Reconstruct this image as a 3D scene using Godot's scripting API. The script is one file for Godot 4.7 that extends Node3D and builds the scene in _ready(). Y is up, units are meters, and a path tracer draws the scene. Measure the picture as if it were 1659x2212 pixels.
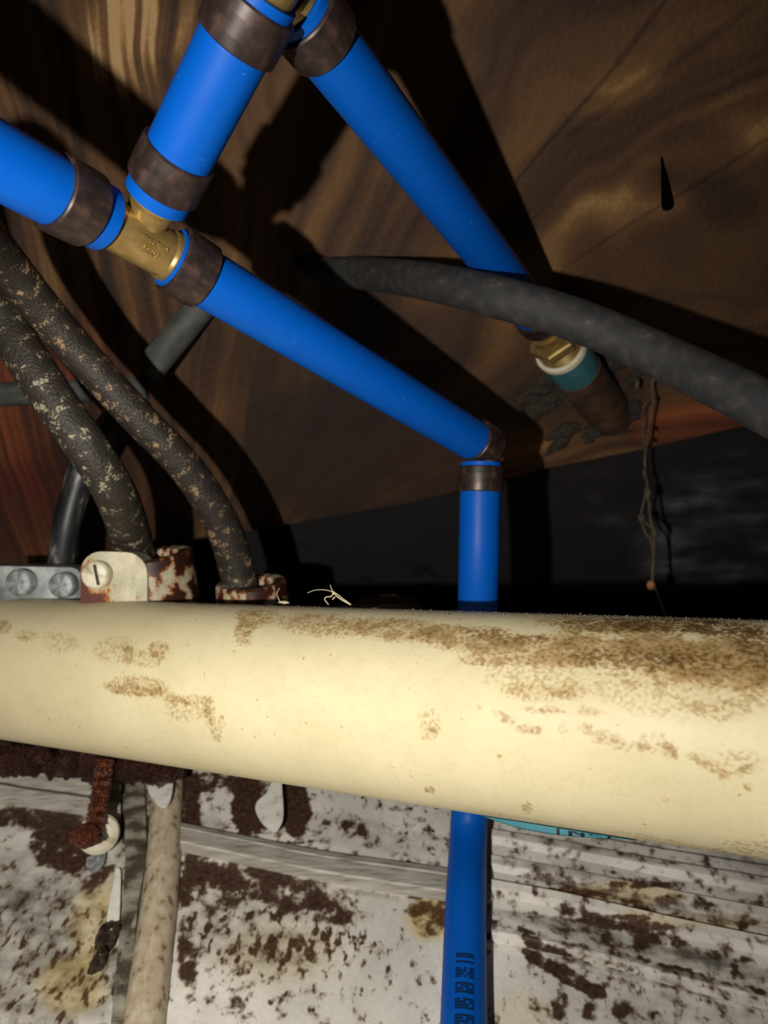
extends Node3D
# Plumbing under a sagging wooden floor: a cream drain pipe, blue water pipes with brass fittings, old cables and a peeling wall, lit by a phone's torch.

const F := 1550.0        # focal length of the photograph in its own pixels
const CX := 829.5
const CY := 1106.0
const PITCH := 54.0      # the phone looks up at the underside of the floor
const EYE := Vector3(0, 0.6, 0)
const BAR_R := 0.03015   # drain pipe
const PEX_R := 0.00795   # water pipe
const RING_R := 0.0090

var cam_basis := Basis(Vector3.RIGHT, deg_to_rad(PITCH))
var ceil_plane: Dictionary
var wall_plane: Dictionary
var drain: Dictionary
var M := {}
var used := {}


# ---------------------------------------------------------------- places
func world_of(p: Vector3) -> Vector3:            # p: right, up, forward of the eye
	return EYE + cam_basis * Vector3(p.x, p.y, -p.z)

func eye_ray(px: float, py: float) -> Vector3:
	return Vector3((px - CX) / F, (CY - py) / F, 1.0)

func at(px: float, py: float, inv: float) -> Vector3:   # inv: 1 / distance in metres
	return world_of(eye_ray(px, py) / inv)

func path_of(list: Array) -> Array:
	var out := []
	for p in list:
		out.append(at(p[0], p[1], p[2]))
	return out

func make_plane(n: Vector3) -> Dictionary:       # the plane n . p = 1 in the eye's frame
	var nn := n.normalized()
	var u := Vector3.RIGHT
	var v := Vector3(0, -nn.z, nn.y) if n.y > 0 else Vector3(0, nn.z, -nn.y)
	return {"n": n, "d": 1.0 / n.length(), "nn": nn, "u": u, "v": v}

func on_plane(pl: Dictionary, px: float, py: float) -> Vector2:
	var r := eye_ray(px, py)
	var n: Vector3 = pl.n
	var p := r / n.dot(r)
	return Vector2(p.dot(pl.u), p.dot(pl.v))

func plane_point(pl: Dictionary, q: Vector2, h := 0.0) -> Vector3:   # h: proud of the plane, towards the eye
	var nn: Vector3 = pl.nn
	var d: float = pl.d
	var u: Vector3 = pl.u
	var v: Vector3 = pl.v
	return world_of(nn * (d - h) + u * q.x + v * q.y)

func plane_normal(pl: Dictionary) -> Vector3:
	var nn: Vector3 = pl.nn
	return -(cam_basis * Vector3(nn.x, nn.y, -nn.z))

func uv_on(rect: Rect2, q: Vector2) -> Vector2:
	return (q - rect.position) / rect.size


# ---------------------------------------------------------------- names
func numbered(called: String) -> String:
	var n: int = used.get(called, 0)
	used[called] = n + 1
	return called if n == 0 else "%s_%03d" % [called, n]

func tag(o: Node3D, label: String, category := "", group := "", kind := "") -> void:
	o.set_meta("label", label)
	if category: o.set_meta("category", category)
	if group: o.set_meta("group", group)
	if kind: o.set_meta("kind", kind)

func thing(called: String, label: String, category: String, where: Vector3, group := "") -> Node3D:
	var o := Node3D.new()
	o.name = numbered(called)
	add_child(o)
	o.position = where
	tag(o, label, category, group)
	return o

func whole(parent: Node3D) -> Vector3:           # where a node's own frame sits in the world
	var p := Vector3.ZERO
	var n: Node = parent
	while n != self and n is Node3D:
		p += (n as Node3D).position
		n = n.get_parent()
	return p

func part(called: String, g: Geo, m: Material, parent: Node3D) -> MeshInstance3D:
	var o := MeshInstance3D.new()
	o.name = numbered(called) if parent == self else called
	o.mesh = g.mesh(m, whole(parent))
	o.cast_shadow = GeometryInstance3D.SHADOW_CASTING_SETTING_ON
	parent.add_child(o, true)
	return o

func struct(called: String, g: Geo, m: Material, label: String) -> MeshInstance3D:
	var o := part(called, g, m, self)
	tag(o, label, "", "", "structure")
	return o


# ---------------------------------------------------------------- shapes
class Geo:
	var v := PackedVector3Array()
	var n := PackedVector3Array()
	var t := PackedVector2Array()
	var i := PackedInt32Array()

	func add(p: Vector3, nn: Vector3, uv: Vector2) -> int:
		v.append(p); n.append(nn); t.append(uv)
		return v.size() - 1

	func tri(a: int, b: int, c: int) -> void:    # any order: turned so that the front is clockwise
		var face := (v[b] - v[a]).cross(v[c] - v[a])
		if face.dot(n[a] + n[b] + n[c]) > 0:
			i.append_array([a, c, b])
		else:
			i.append_array([a, b, c])

	func quad(a: int, b: int, c: int, d: int) -> void:
		tri(a, b, c); tri(a, c, d)

	func face(pts: Array, uvs := []) -> void:    # a flat polygon, fan
		var nn: Vector3 = (pts[2] - pts[0]).cross(pts[1] - pts[0]).normalized()
		var first := v.size()
		for k in pts.size():
			add(pts[k], nn, uvs[k] if uvs.size() else Vector2(pts[k].x, pts[k].z) * 10.0)
		for k in range(1, pts.size() - 1):
			i.append_array([first, first + k, first + k + 1])

	func tube(pts: Array, radii: Array, sides := 24, cap_a := true, cap_b := true, wobble := 0.0, rng: RandomNumberGenerator = null) -> void:
		var frames := []
		var side := Vector3.ZERO
		var run := 0.0
		for k in pts.size():
			var dir: Vector3 = (pts[mini(k + 1, pts.size() - 1)] - pts[maxi(k - 1, 0)]).normalized()
			if side == Vector3.ZERO:
				side = dir.cross(Vector3.UP if absf(dir.y) < 0.9 else Vector3.RIGHT).normalized()
			side = (side - dir * side.dot(dir)).normalized()
			frames.append([dir, side, dir.cross(side)])
		var first := v.size()
		for k in pts.size():
			if k: run += pts[k].distance_to(pts[k - 1])
			var r: float = radii[mini(k, radii.size() - 1)]
			for j in sides + 1:
				var a := TAU * j / sides
				var nn: Vector3 = frames[k][1] * cos(a) + frames[k][2] * sin(a)
				var rr := r
				if wobble > 0.0 and j < sides:
					rr *= 1.0 + rng.randf_range(-wobble, wobble)
				elif wobble > 0.0:
					rr = (v[v.size() - sides] - pts[k]).length()
				add(pts[k] + nn * rr, nn, Vector2(float(j) / sides, run * 10.0))
		for k in pts.size() - 1:
			for j in sides:
				var a := first + k * (sides + 1) + j
				quad(a, a + 1, a + sides + 2, a + sides + 1)
		for e in [0, 1]:
			if (cap_a if e == 0 else cap_b):
				var k: int = 0 if e == 0 else pts.size() - 1
				var nn: Vector3 = frames[k][0] * (-1.0 if e == 0 else 1.0)
				var mid := add(pts[k], nn, Vector2(0.5, run * 10.0 * e))
				var ring := v.size()
				for j in sides + 1:
					var q := v[first + k * (sides + 1) + j]
					add(q, nn, Vector2(float(j) / sides, run * 10.0 * e))
				for j in sides:
					tri(mid, ring + j, ring + j + 1)

	func lathe(from: Vector3, axis: Vector3, profile: Array, sides := 40, facets := false) -> void:   # profile: [radius, along]
		var ax := axis.normalized()
		var s := ax.cross(Vector3.UP if absf(ax.y) < 0.9 else Vector3.RIGHT).normalized()
		var b := ax.cross(s)
		for k in profile.size() - 1:
			var p0: Vector2 = Vector2(profile[k][0], profile[k][1])
			var p1: Vector2 = Vector2(profile[k + 1][0], profile[k + 1][1])
			if p0.is_equal_approx(p1): continue
			var e := (p1 - p0).normalized()
			var first := v.size()
			for j in sides + 1:
				var a := TAU * j / sides
				for step in ([0] if not facets else [-1, 1]):
					var an: float = a if not facets else a + step * PI / sides
					var dir := s * cos(an) + b * sin(an)
					var pos := s * cos(a) + b * sin(a)
					var nn := (dir * e.y - ax * e.x).normalized()
					add(from + pos * p0.x + ax * p0.y, nn, Vector2(float(j) / sides, p0.y * 20.0))
					add(from + pos * p1.x + ax * p1.y, nn, Vector2(float(j) / sides, p1.y * 20.0))
			for j in sides:
				var a: int = first + (j * 2 if not facets else j * 4 + 2)
				quad(a, a + 1, a + 3, a + 2)

	func lump(mid: Vector3, size: Vector3, turn: Basis, noise: FastNoiseLite, amount: float, rows := 14) -> void:
		var first := v.size()
		var cols := rows * 2
		for r in rows + 1:
			for c in cols + 1:
				var th := PI * r / rows
				var ph := TAU * (c % cols) / cols
				var d := Vector3(sin(th) * cos(ph), cos(th), sin(th) * sin(ph))
				var k := 1.0 + amount * noise.get_noise_3dv(d * 1.0 + mid * 40.0)
				add(mid + turn * (d * size * k), (turn * (d / size)).normalized(), Vector2(float(c) / cols, float(r) / rows))
		for r in rows:
			for c in cols:
				var a := first + r * (cols + 1) + c
				quad(a, a + 1, a + cols + 2, a + cols + 1)

	func smooth_from(first: int) -> void:
		var acc := {}
		for k in range(0, i.size(), 3):
			if i[k] < first: continue
			var f := (v[i[k + 2]] - v[i[k]]).cross(v[i[k + 1]] - v[i[k]])
			for j in 3:
				var key := v[i[k + j]].snapped(Vector3.ONE * 1e-6)
				acc[key] = acc.get(key, Vector3.ZERO) + f
		for k in range(first, v.size()):
			var s: Vector3 = acc.get(v[k].snapped(Vector3.ONE * 1e-6), n[k])
			if s.length() > 0: n[k] = s.normalized()

	func slab(outline: Array, back: Vector3, uvs := []) -> void:   # a plate: outline in front, moved by back behind
		face(outline, uvs)
		var rear := []
		for p in outline: rear.append(p + back)
		var ru := uvs.duplicate()
		rear.reverse(); ru.reverse()
		face(rear, ru)
		for k in outline.size():
			var l := (k + 1) % outline.size()
			face([outline[l], outline[k], outline[k] + back, outline[l] + back], [uvs[l], uvs[k], uvs[k], uvs[l]] if uvs.size() else [])

	func mesh(m: Material, origin: Vector3) -> ArrayMesh:
		var moved := PackedVector3Array()
		moved.resize(v.size())
		for k in v.size(): moved[k] = v[k] - origin
		var a := []
		a.resize(Mesh.ARRAY_MAX)
		a[Mesh.ARRAY_VERTEX] = moved
		a[Mesh.ARRAY_NORMAL] = n
		a[Mesh.ARRAY_TEX_UV] = t
		a[Mesh.ARRAY_INDEX] = i
		var out := ArrayMesh.new()
		out.add_surface_from_arrays(Mesh.PRIMITIVE_TRIANGLES, a)
		out.surface_set_material(0, m)
		return out


func smooth_path(p: Array, each := 10) -> Array:          # Catmull-Rom through the points; rows may be Vector3 or float
	var out := []
	for k in p.size() - 1:
		var a = p[maxi(k - 1, 0)]
		var b = p[k]
		var c = p[k + 1]
		var d = p[mini(k + 2, p.size() - 1)]
		for s in each:
			var f := float(s) / each
			out.append(0.5 * (2.0 * b + (c - a) * f + (2.0 * a - 5.0 * b + 4.0 * c - d) * f * f + (3.0 * b - a - 3.0 * c + d) * f * f * f))
	out.append(p[p.size() - 1])
	return out


# ---------------------------------------------------------------- pictures that say what surfaces are made of
func noise(seed_: int, freq: float, octaves := 4, kind := FastNoiseLite.TYPE_SIMPLEX_SMOOTH) -> FastNoiseLite:
	var f := FastNoiseLite.new()
	f.seed = seed_
	f.noise_type = kind
	f.frequency = freq
	f.fractal_octaves = octaves
	return f

func bytes_of(f: FastNoiseLite, w: int, h: int) -> PackedByteArray:
	return f.get_image(w, h, false, false, true).get_data()

func texture(bytes: PackedByteArray, w: int, h: int) -> ImageTexture:
	return ImageTexture.create_from_image(Image.create_from_data(w, h, false, Image.FORMAT_RGB8, bytes))

func grey(bytes: PackedByteArray, w: int, h: int) -> ImageTexture:
	return ImageTexture.create_from_image(Image.create_from_data(w, h, false, Image.FORMAT_L8, bytes))

func blot(field: PackedFloat32Array, w: int, h: int, c: Vector2, ax: Vector2, ay: Vector2, amount: float) -> void:   # c, ax, ay in texels
	var det := ax.x * ay.y - ax.y * ay.x
	if absf(det) < 1e-6: return
	var ex := absf(ax.x) + absf(ay.x)
	var ey := absf(ax.y) + absf(ay.y)
	for y in range(maxi(0, int(c.y - ey)), mini(h, int(c.y + ey) + 2)):
		for x in range(maxi(0, int(c.x - ex)), mini(w, int(c.x + ex) + 2)):
			var d := Vector2(x, y) - c
			var p := (d.x * ay.y - d.y * ay.x) / det
			var q := (d.y * ax.x - d.x * ax.y) / det
			var k := 1.0 - (p * p + q * q)
			if k > 0: field[y * w + x] += amount * minf(1.0, k * 1.6)

func enlarge(field: PackedFloat32Array, w: int, h: int, by: int) -> PackedByteArray:   # 0..2 -> 0..255, smoothed
	var im := Image.create_from_data(w, h, false, Image.FORMAT_RF, field.to_byte_array())
	im.resize(w * by, h * by, Image.INTERPOLATE_BILINEAR)
	var src := im.get_data().to_float32_array()
	var out := PackedByteArray()
	out.resize(src.size())
	for k in src.size(): out[k] = clampi(int((src[k] + 1.0) * 85.0), 0, 255)
	return out

func mat(color: Color, rough := 0.6, metal := 0.0) -> StandardMaterial3D:
	var m := StandardMaterial3D.new()
	m.albedo_color = color
	m.roughness = rough
	m.metallic = metal
	return m

func rgb8(r: int, g: int, b: int) -> Color:
	return Color8(r, g, b)

func mottled(seed_: int, w: int, h: int, freq: float, stops: Array, stretch := 1.0) -> PackedByteArray:
	# stops: [[value, r, g, b], ...] over noise 0..1
	var f := noise(seed_, freq, 5)
	var n := bytes_of(f, w, int(h / stretch))
	if stretch != 1.0:
		var im := Image.create_from_data(w, int(h / stretch), false, Image.FORMAT_L8, n)
		im.resize(w, h, Image.INTERPOLATE_CUBIC)
		n = im.get_data()
	var fine := bytes_of(noise(seed_ + 7, 0.22, 2), w, h)
	var ramp := ramp_of(stops)
	var out := PackedByteArray()
	out.resize(w * h * 3)
	for k in w * h:
		var c: int = clampi(n[k] + (fine[k] - 128) / 5, 0, 255) * 3
		out[k * 3] = ramp[c]; out[k * 3 + 1] = ramp[c + 1]; out[k * 3 + 2] = ramp[c + 2]
	return out

func ramp_of(stops: Array) -> PackedByteArray:
	var out := PackedByteArray()
	out.resize(768)
	for k in 256:
		var x := k / 255.0
		var s := 0
		while s < stops.size() - 2 and x > stops[s + 1][0]: s += 1
		var f := clampf((x - stops[s][0]) / maxf(stops[s + 1][0] - stops[s][0], 1e-4), 0.0, 1.0)
		for c in 3: out[k * 3 + c] = int(lerpf(stops[s][c + 1], stops[s + 1][c + 1], f))
	return out

func painted(bytes: PackedByteArray, w: int, h: int, rough: float, metal := 0.0, scale := Vector3.ONE) -> StandardMaterial3D:
	var m := mat(Color.WHITE, rough, metal)
	m.albedo_texture = texture(bytes, w, h)
	m.uv1_scale = scale
	return m


# ---------------------------------------------------------------- the drain pipe's frame
func find_drain() -> void:
	var d := Vector3((-2395.0 - CX) / F, (CY - 1220.0) / F, 1.0).normalized()
	var r1 := eye_ray(0, 1290); var r2 := eye_ray(0, 1597)
	var p1 := (r1 - d * d.dot(r1)).normalized()
	var p2 := (r2 - d * d.dot(r2)).normalized()
	var m := (p1 + p2).normalized()
	var dist := BAR_R / sin(p1.angle_to(p2) / 2.0)
	drain = {"d": d, "c": m * dist, "e1": -m, "e2": d.cross(-m)}

func on_drain(px: float, py: float) -> Vector2:     # (metres along, angle) of the point of the pipe seen there
	var r := eye_ray(px, py).normalized()
	var d: Vector3 = drain.d
	var c: Vector3 = drain.c
	var rp := r - d * r.dot(d)
	var a := rp.dot(rp)
	var b := -2.0 * rp.dot(c)
	var q := c.dot(c) - BAR_R * BAR_R
	var s := (-b - sqrt(maxf(0.0, b * b - 4.0 * a * q))) / (2.0 * a)
	var p := r * s - c
	return Vector2(p.dot(d), atan2(p.dot(drain.e2), p.dot(drain.e1)))

func drain_point(along: float, ang: float, h := 0.0) -> Vector3:
	var d: Vector3 = drain.d
	var c: Vector3 = drain.c
	var e1: Vector3 = drain.e1
	var e2: Vector3 = drain.e2
	return world_of(c + d * along + (e1 * cos(ang) + e2 * sin(ang)) * (BAR_R + h))


func _ready() -> void:
	# ------------------------------------------------------------ camera, air, torch
	var cam := Camera3D.new()
	cam.name = "camera"
	cam.position = EYE
	cam.basis = cam_basis
	cam.near = 0.01
	cam.far = 20.0
	var lens := CameraAttributesPhysical.new()
	lens.frustum_focal_length = 16.8
	lens.frustum_focus_distance = 0.195
	lens.exposure_aperture = 11.0
	cam.attributes = lens
	cam.fov = rad_to_deg(2.0 * atan(CY / F))
	add_child(cam)
	var env := Environment.new()
	env.background_mode = Environment.BG_COLOR
	env.background_color = Color(0.022, 0.02, 0.018)
	env.tonemap_mode = Environment.TONE_MAPPER_LINEAR
	env.tonemap_exposure = 1.0
	env.sdfgi_enabled = true
	env.ssao_enabled = true
	env.ssil_enabled = true
	var we := WorldEnvironment.new()
	we.name = "world"
	we.environment = env
	add_child(we)
	var torch := AreaLight3D.new()
	torch.name = "phone_torch"
	torch.area_size = Vector2(0.005, 0.005)
	torch.light_energy = 0.102
	torch.light_color = Color(1.0, 0.98, 0.945)
	torch.shadow_enabled = true
	add_child(torch)
	torch.position = world_of(Vector3(-0.064, -0.016, -0.026))
	torch.look_at(world_of(Vector3(-0.125, -0.05, 0.30)), Vector3.UP)

	ceil_plane = make_plane(Vector3(0, 1.7825, 2.448))
	wall_plane = make_plane(Vector3(0, -3.41, 1.53))
	find_drain()
	plan_print()
	make_materials()
	build_setting()
	build_drain()
	build_water_pipes()
	build_outlet()
	build_cables()
	build_box()
	build_scraps()


# ---------------------------------------------------------------- materials
var ceil_rect := Rect2(-0.42, -0.22, 0.84, 0.56)
var wall_rect := Rect2(-0.30, 0.06, 0.60, 0.30)

func make_materials() -> void:
	M.ply = wood_material()
	M.deck = deck_material()
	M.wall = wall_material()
	M.blue = blue_material(false)
	M.blue_print = blue_material(true)
	M.copper = painted(mottled(11, 256, 256, 0.02, [[0.0, 40, 31, 29], [0.45, 54, 42, 39], [0.6, 62, 48, 44], [0.8, 76, 58, 52], [1.0, 100, 72, 62]]), 256, 256, 0.4, 0.3, Vector3(2, 1, 1))
	M.brass = painted(mottled(12, 256, 256, 0.03, [[0.0, 138, 112, 64], [0.5, 154, 128, 76], [1.0, 176, 148, 96]]), 256, 256, 0.34, 0.55)
	M.hose = painted(mottled(13, 512, 512, 0.012, [[0.0, 36, 36, 37], [0.42, 43, 42, 42], [0.6, 50, 48, 46], [0.85, 60, 57, 52], [1.0, 84, 79, 68]]), 512, 512, 0.75, 0.0, Vector3(1, 2, 1))
	M.cable = cable_material(14, [[0.0, 34, 29, 25], [0.4, 50, 44, 37], [0.6, 64, 56, 46], [0.74, 84, 76, 62], [0.84, 126, 118, 98], [1.0, 160, 150, 124]])
	M.cable_brown = cable_material(15, [[0.0, 32, 27, 24], [0.45, 48, 41, 35], [0.64, 62, 52, 42], [0.78, 80, 66, 50], [0.88, 120, 94, 66], [1.0, 150, 126, 94]])
	M.cable_dark = painted(mottled(16, 256, 512, 0.02, [[0.0, 20, 20, 21], [0.5, 36, 36, 37], [0.7, 60, 60, 58], [0.9, 140, 138, 130], [1.0, 160, 156, 148]], 3.0), 256, 512, 0.45)
	M.cable_grey = painted(mottled(17, 256, 256, 0.02, [[0.0, 54, 56, 54], [0.5, 74, 76, 72], [1.0, 96, 96, 88]]), 256, 256, 0.7)
	M.rust = rust_material(18, [[0.0, 30, 14, 10], [0.35, 62, 26, 16], [0.55, 92, 42, 22], [0.75, 128, 70, 36], [1.0, 150, 100, 70]], 0.32)
	M.rust_dark = rust_material(19, [[0.0, 16, 10, 9], [0.4, 40, 20, 15], [0.6, 64, 30, 20], [0.8, 92, 46, 28], [1.0, 120, 80, 60]], 0.22)
	M.zinc = painted(mottled(20, 256, 256, 0.02, [[0.0, 96, 100, 100], [0.4, 136, 142, 142], [0.6, 158, 164, 164], [0.8, 186, 190, 186], [1.0, 206, 206, 196]]), 256, 256, 0.5, 0.3)
	M.old_paint = painted(mottled(21, 256, 256, 0.012, [[0.0, 74, 32, 18], [0.30, 96, 44, 24], [0.36, 176, 104, 44], [0.42, 176, 168, 138], [0.6, 190, 184, 158], [0.8, 214, 204, 176], [1.0, 222, 214, 190]]), 256, 256, 0.5)
	M.rusty_paint = painted(mottled(22, 256, 256, 0.016, [[0.0, 36, 18, 13], [0.45, 60, 30, 20], [0.52, 104, 52, 26], [0.57, 168, 104, 52], [0.62, 160, 152, 128], [1.0, 190, 184, 160]]), 256, 256, 0.4, 0.0, Vector3(2.2, 1, 1))
	M.teal = painted(mottled(23, 256, 256, 0.02, [[0.0, 44, 84, 90], [0.5, 56, 106, 114], [1.0, 66, 116, 124]]), 256, 256, 0.5, 0.0, Vector3(1, 0.3, 1))
	M.ivory = painted(mottled(24, 128, 128, 0.03, [[0.0, 160, 146, 110], [0.4, 214, 206, 180], [1.0, 232, 226, 206]]), 128, 128, 0.45)
	M.white_nut = painted(mottled(25, 256, 256, 0.01, [[0.0, 120, 50, 24], [0.3, 150, 74, 36], [0.36, 206, 160, 104], [0.42, 226, 218, 190], [1.0, 236, 230, 206]]), 256, 256, 0.35)
	M.board = painted(mottled(36, 512, 512, 0.02, [[0.0, 110, 98, 84], [0.3, 160, 153, 140], [0.5, 178, 172, 160], [0.75, 190, 185, 174], [1.0, 206, 202, 192]], 0.25), 512, 512, 0.6, 0.0, Vector3(3, 3, 1))
	M.batten = painted(mottled(37, 512, 512, 0.014, [[0.0, 96, 76, 56], [0.16, 140, 118, 92], [0.26, 184, 166, 138], [0.6, 198, 183, 158], [1.0, 214, 204, 184]]), 512, 512, 0.5, 0.0, Vector3(1, 1.6, 1))
	M.strip = painted(mottled(38, 512, 512, 0.016, [[0.0, 50, 44, 36], [0.36, 84, 76, 64], [0.5, 124, 120, 106], [0.7, 150, 146, 132], [1.0, 176, 172, 158]]), 512, 512, 0.6, 0.0, Vector3(3, 3, 1))
	M.flake = painted(mottled(26, 128, 128, 0.02, [[0.0, 180, 172, 156], [0.25, 226, 222, 212], [1.0, 242, 240, 232]]), 128, 128, 0.6)
	M.lint = mat(rgb8(196, 180, 150), 0.9)
	M.web = painted(mottled(27, 128, 128, 0.05, [[0.0, 50, 40, 30], [0.5, 82, 68, 52], [1.0, 136, 126, 106]]), 128, 128, 0.95)
	M.clay = mat(rgb8(170, 112, 70), 0.9)
	M.putty = painted(mottled(28, 256, 256, 0.03, [[0.0, 26, 21, 17], [0.5, 46, 38, 31], [0.8, 64, 54, 44], [1.0, 88, 76, 62]]), 256, 256, 0.95)
	M.stub = painted(mottled(34, 128, 128, 0.03, [[0.0, 44, 28, 16], [0.6, 70, 46, 28], [1.0, 96, 68, 44]]), 128, 128, 0.8)
	M.black = mat(rgb8(5, 4, 4), 0.95)
	(M.black as StandardMaterial3D).metallic_specular = 0.05
	M.debris = painted(mottled(29, 128, 128, 0.04, [[0.0, 20, 16, 13], [0.5, 48, 38, 30], [1.0, 86, 68, 50]]), 128, 128, 0.3)
	M.sand = mat(rgb8(140, 116, 84), 0.95)

func cable_material(seed_: int, stops: Array) -> StandardMaterial3D:
	# scuffed sheath: a soft uneven tone, with grit gathered where the sheath is worn
	var w := 512
	var h := 1024
	var worn := bytes_of(noise(seed_, 0.010, 3), w, h)
	var grit := bytes_of(noise(seed_ + 5, 0.055, 4), w, h)
	var fine := bytes_of(noise(seed_ + 9, 0.2, 2), w, h)
	var ramp := ramp_of(stops)
	var out := PackedByteArray()
	out.resize(w * h * 3)
	for k in w * h:
		var wn: int = worn[k] - 128
		var fleck: int = maxi(0, (grit[k] - 128) + wn * 13 / 10 - 62) * 17 / 10
		var c: int = clampi(104 + wn * 5 / 10 + (grit[k] - 128) / 4 + (fine[k] - 128) / 4 + fleck, 0, 255) * 3
		out[k * 3] = ramp[c]; out[k * 3 + 1] = ramp[c + 1]; out[k * 3 + 2] = ramp[c + 2]
	var m := painted(out, w, h, 0.58, 0.0, Vector3(1, 1.4, 1))
	m.heightmap_enabled = true
	m.heightmap_texture = grey(grit, w, h)
	m.heightmap_scale = 0.03
	return m

func rust_material(seed_: int, stops: Array, rough: float) -> StandardMaterial3D:
	var m := painted(mottled(seed_, 256, 256, 0.03, stops), 256, 256, rough, 0.0, Vector3(2, 2, 1))
	m.heightmap_enabled = true
	m.heightmap_texture = grey(bytes_of(noise(seed_ + 3, 0.05, 4), 256, 256), 256, 256)
	m.heightmap_scale = 0.1
	return m

func plan_print() -> void:                  # where on the upright's skin the lettering begins, and which side faces out
	upright = smooth_path(path_of([[1039, 1000, 3.57], [1037, 1090, 3.575], [1035, 1200, 3.57], [1032, 1310, 3.5], [1024, 1540, 3.26], [1013, 1770, 3.20], [1006, 1950, 3.56], [1003, 2100, 3.86], [1001, 2260, 4.22]]), 10)
	var g := Geo.new()
	g.tube(upright, [PEX_R], 40, false, false)
	var goal := at(1006, 2056, 3.9)
	var best := 1e9
	for k in g.v.size():
		var d := g.v[k].distance_to(goal)
		if d < best:
			best = d
			print_from = int(g.t[k].y * 0.4 * 2048)
			print_turn = g.t[k].x

func blue_material(printed: bool) -> StandardMaterial3D:
	var w := 256
	var h := 2048 if printed else 512
	var out := PackedByteArray()
	out.resize(w * h * 3)
	var n := bytes_of(noise(31, 0.02, 3), w, 512)
	for k in w * h:
		var s: int = (n[k % (w * 512)] - 128) / 40
		out[k * 3] = 0; out[k * 3 + 1] = 84 + s; out[k * 3 + 2] = 180 + s
	var im := Image.create_from_data(w, h, false, Image.FORMAT_RGB8, out)
	var rng := RandomNumberGenerator.new()
	rng.seed = 5
	for k in (60 if printed else 16):
		var x := rng.randi_range(4, w - 20)
		var y := rng.randi_range(4, h - 8)
		im.fill_rect(Rect2i(x, y, rng.randi_range(2, 9), rng.randi_range(1, 2)), Color8(50, 108, 190))
	if printed:
		var glyphs := ["1111111|1111111|0000000|1111111", "1101011|1101111|1110111|1101011", "1111111|1011101|1110111|1111111", "1111011|1101111|1011111|1111111", "1111111|1110111|1011111|1111011"]
		var y := print_from
		for rep in 6:
			for gl in glyphs:
				var rows: PackedStringArray = gl.split("|")
				for r in rows.size():
					for c in 7:
						if rows[r][c] == "1" and y + r * 8 + 7 < h:
							im.fill_rect(Rect2i(int(print_turn * w) - 18 + c * 5, y + r * 8, 5, 7), Color8(8, 42, 84))
				y += 44
	var m := mat(Color.WHITE, 0.46)
	m.metallic_specular = 0.32
	m.albedo_texture = ImageTexture.create_from_image(im)
	if printed: m.uv1_scale = Vector3(1, 0.4, 1)
	return m

var print_from := 0
var print_turn := 0.0
var upright := []

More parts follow.
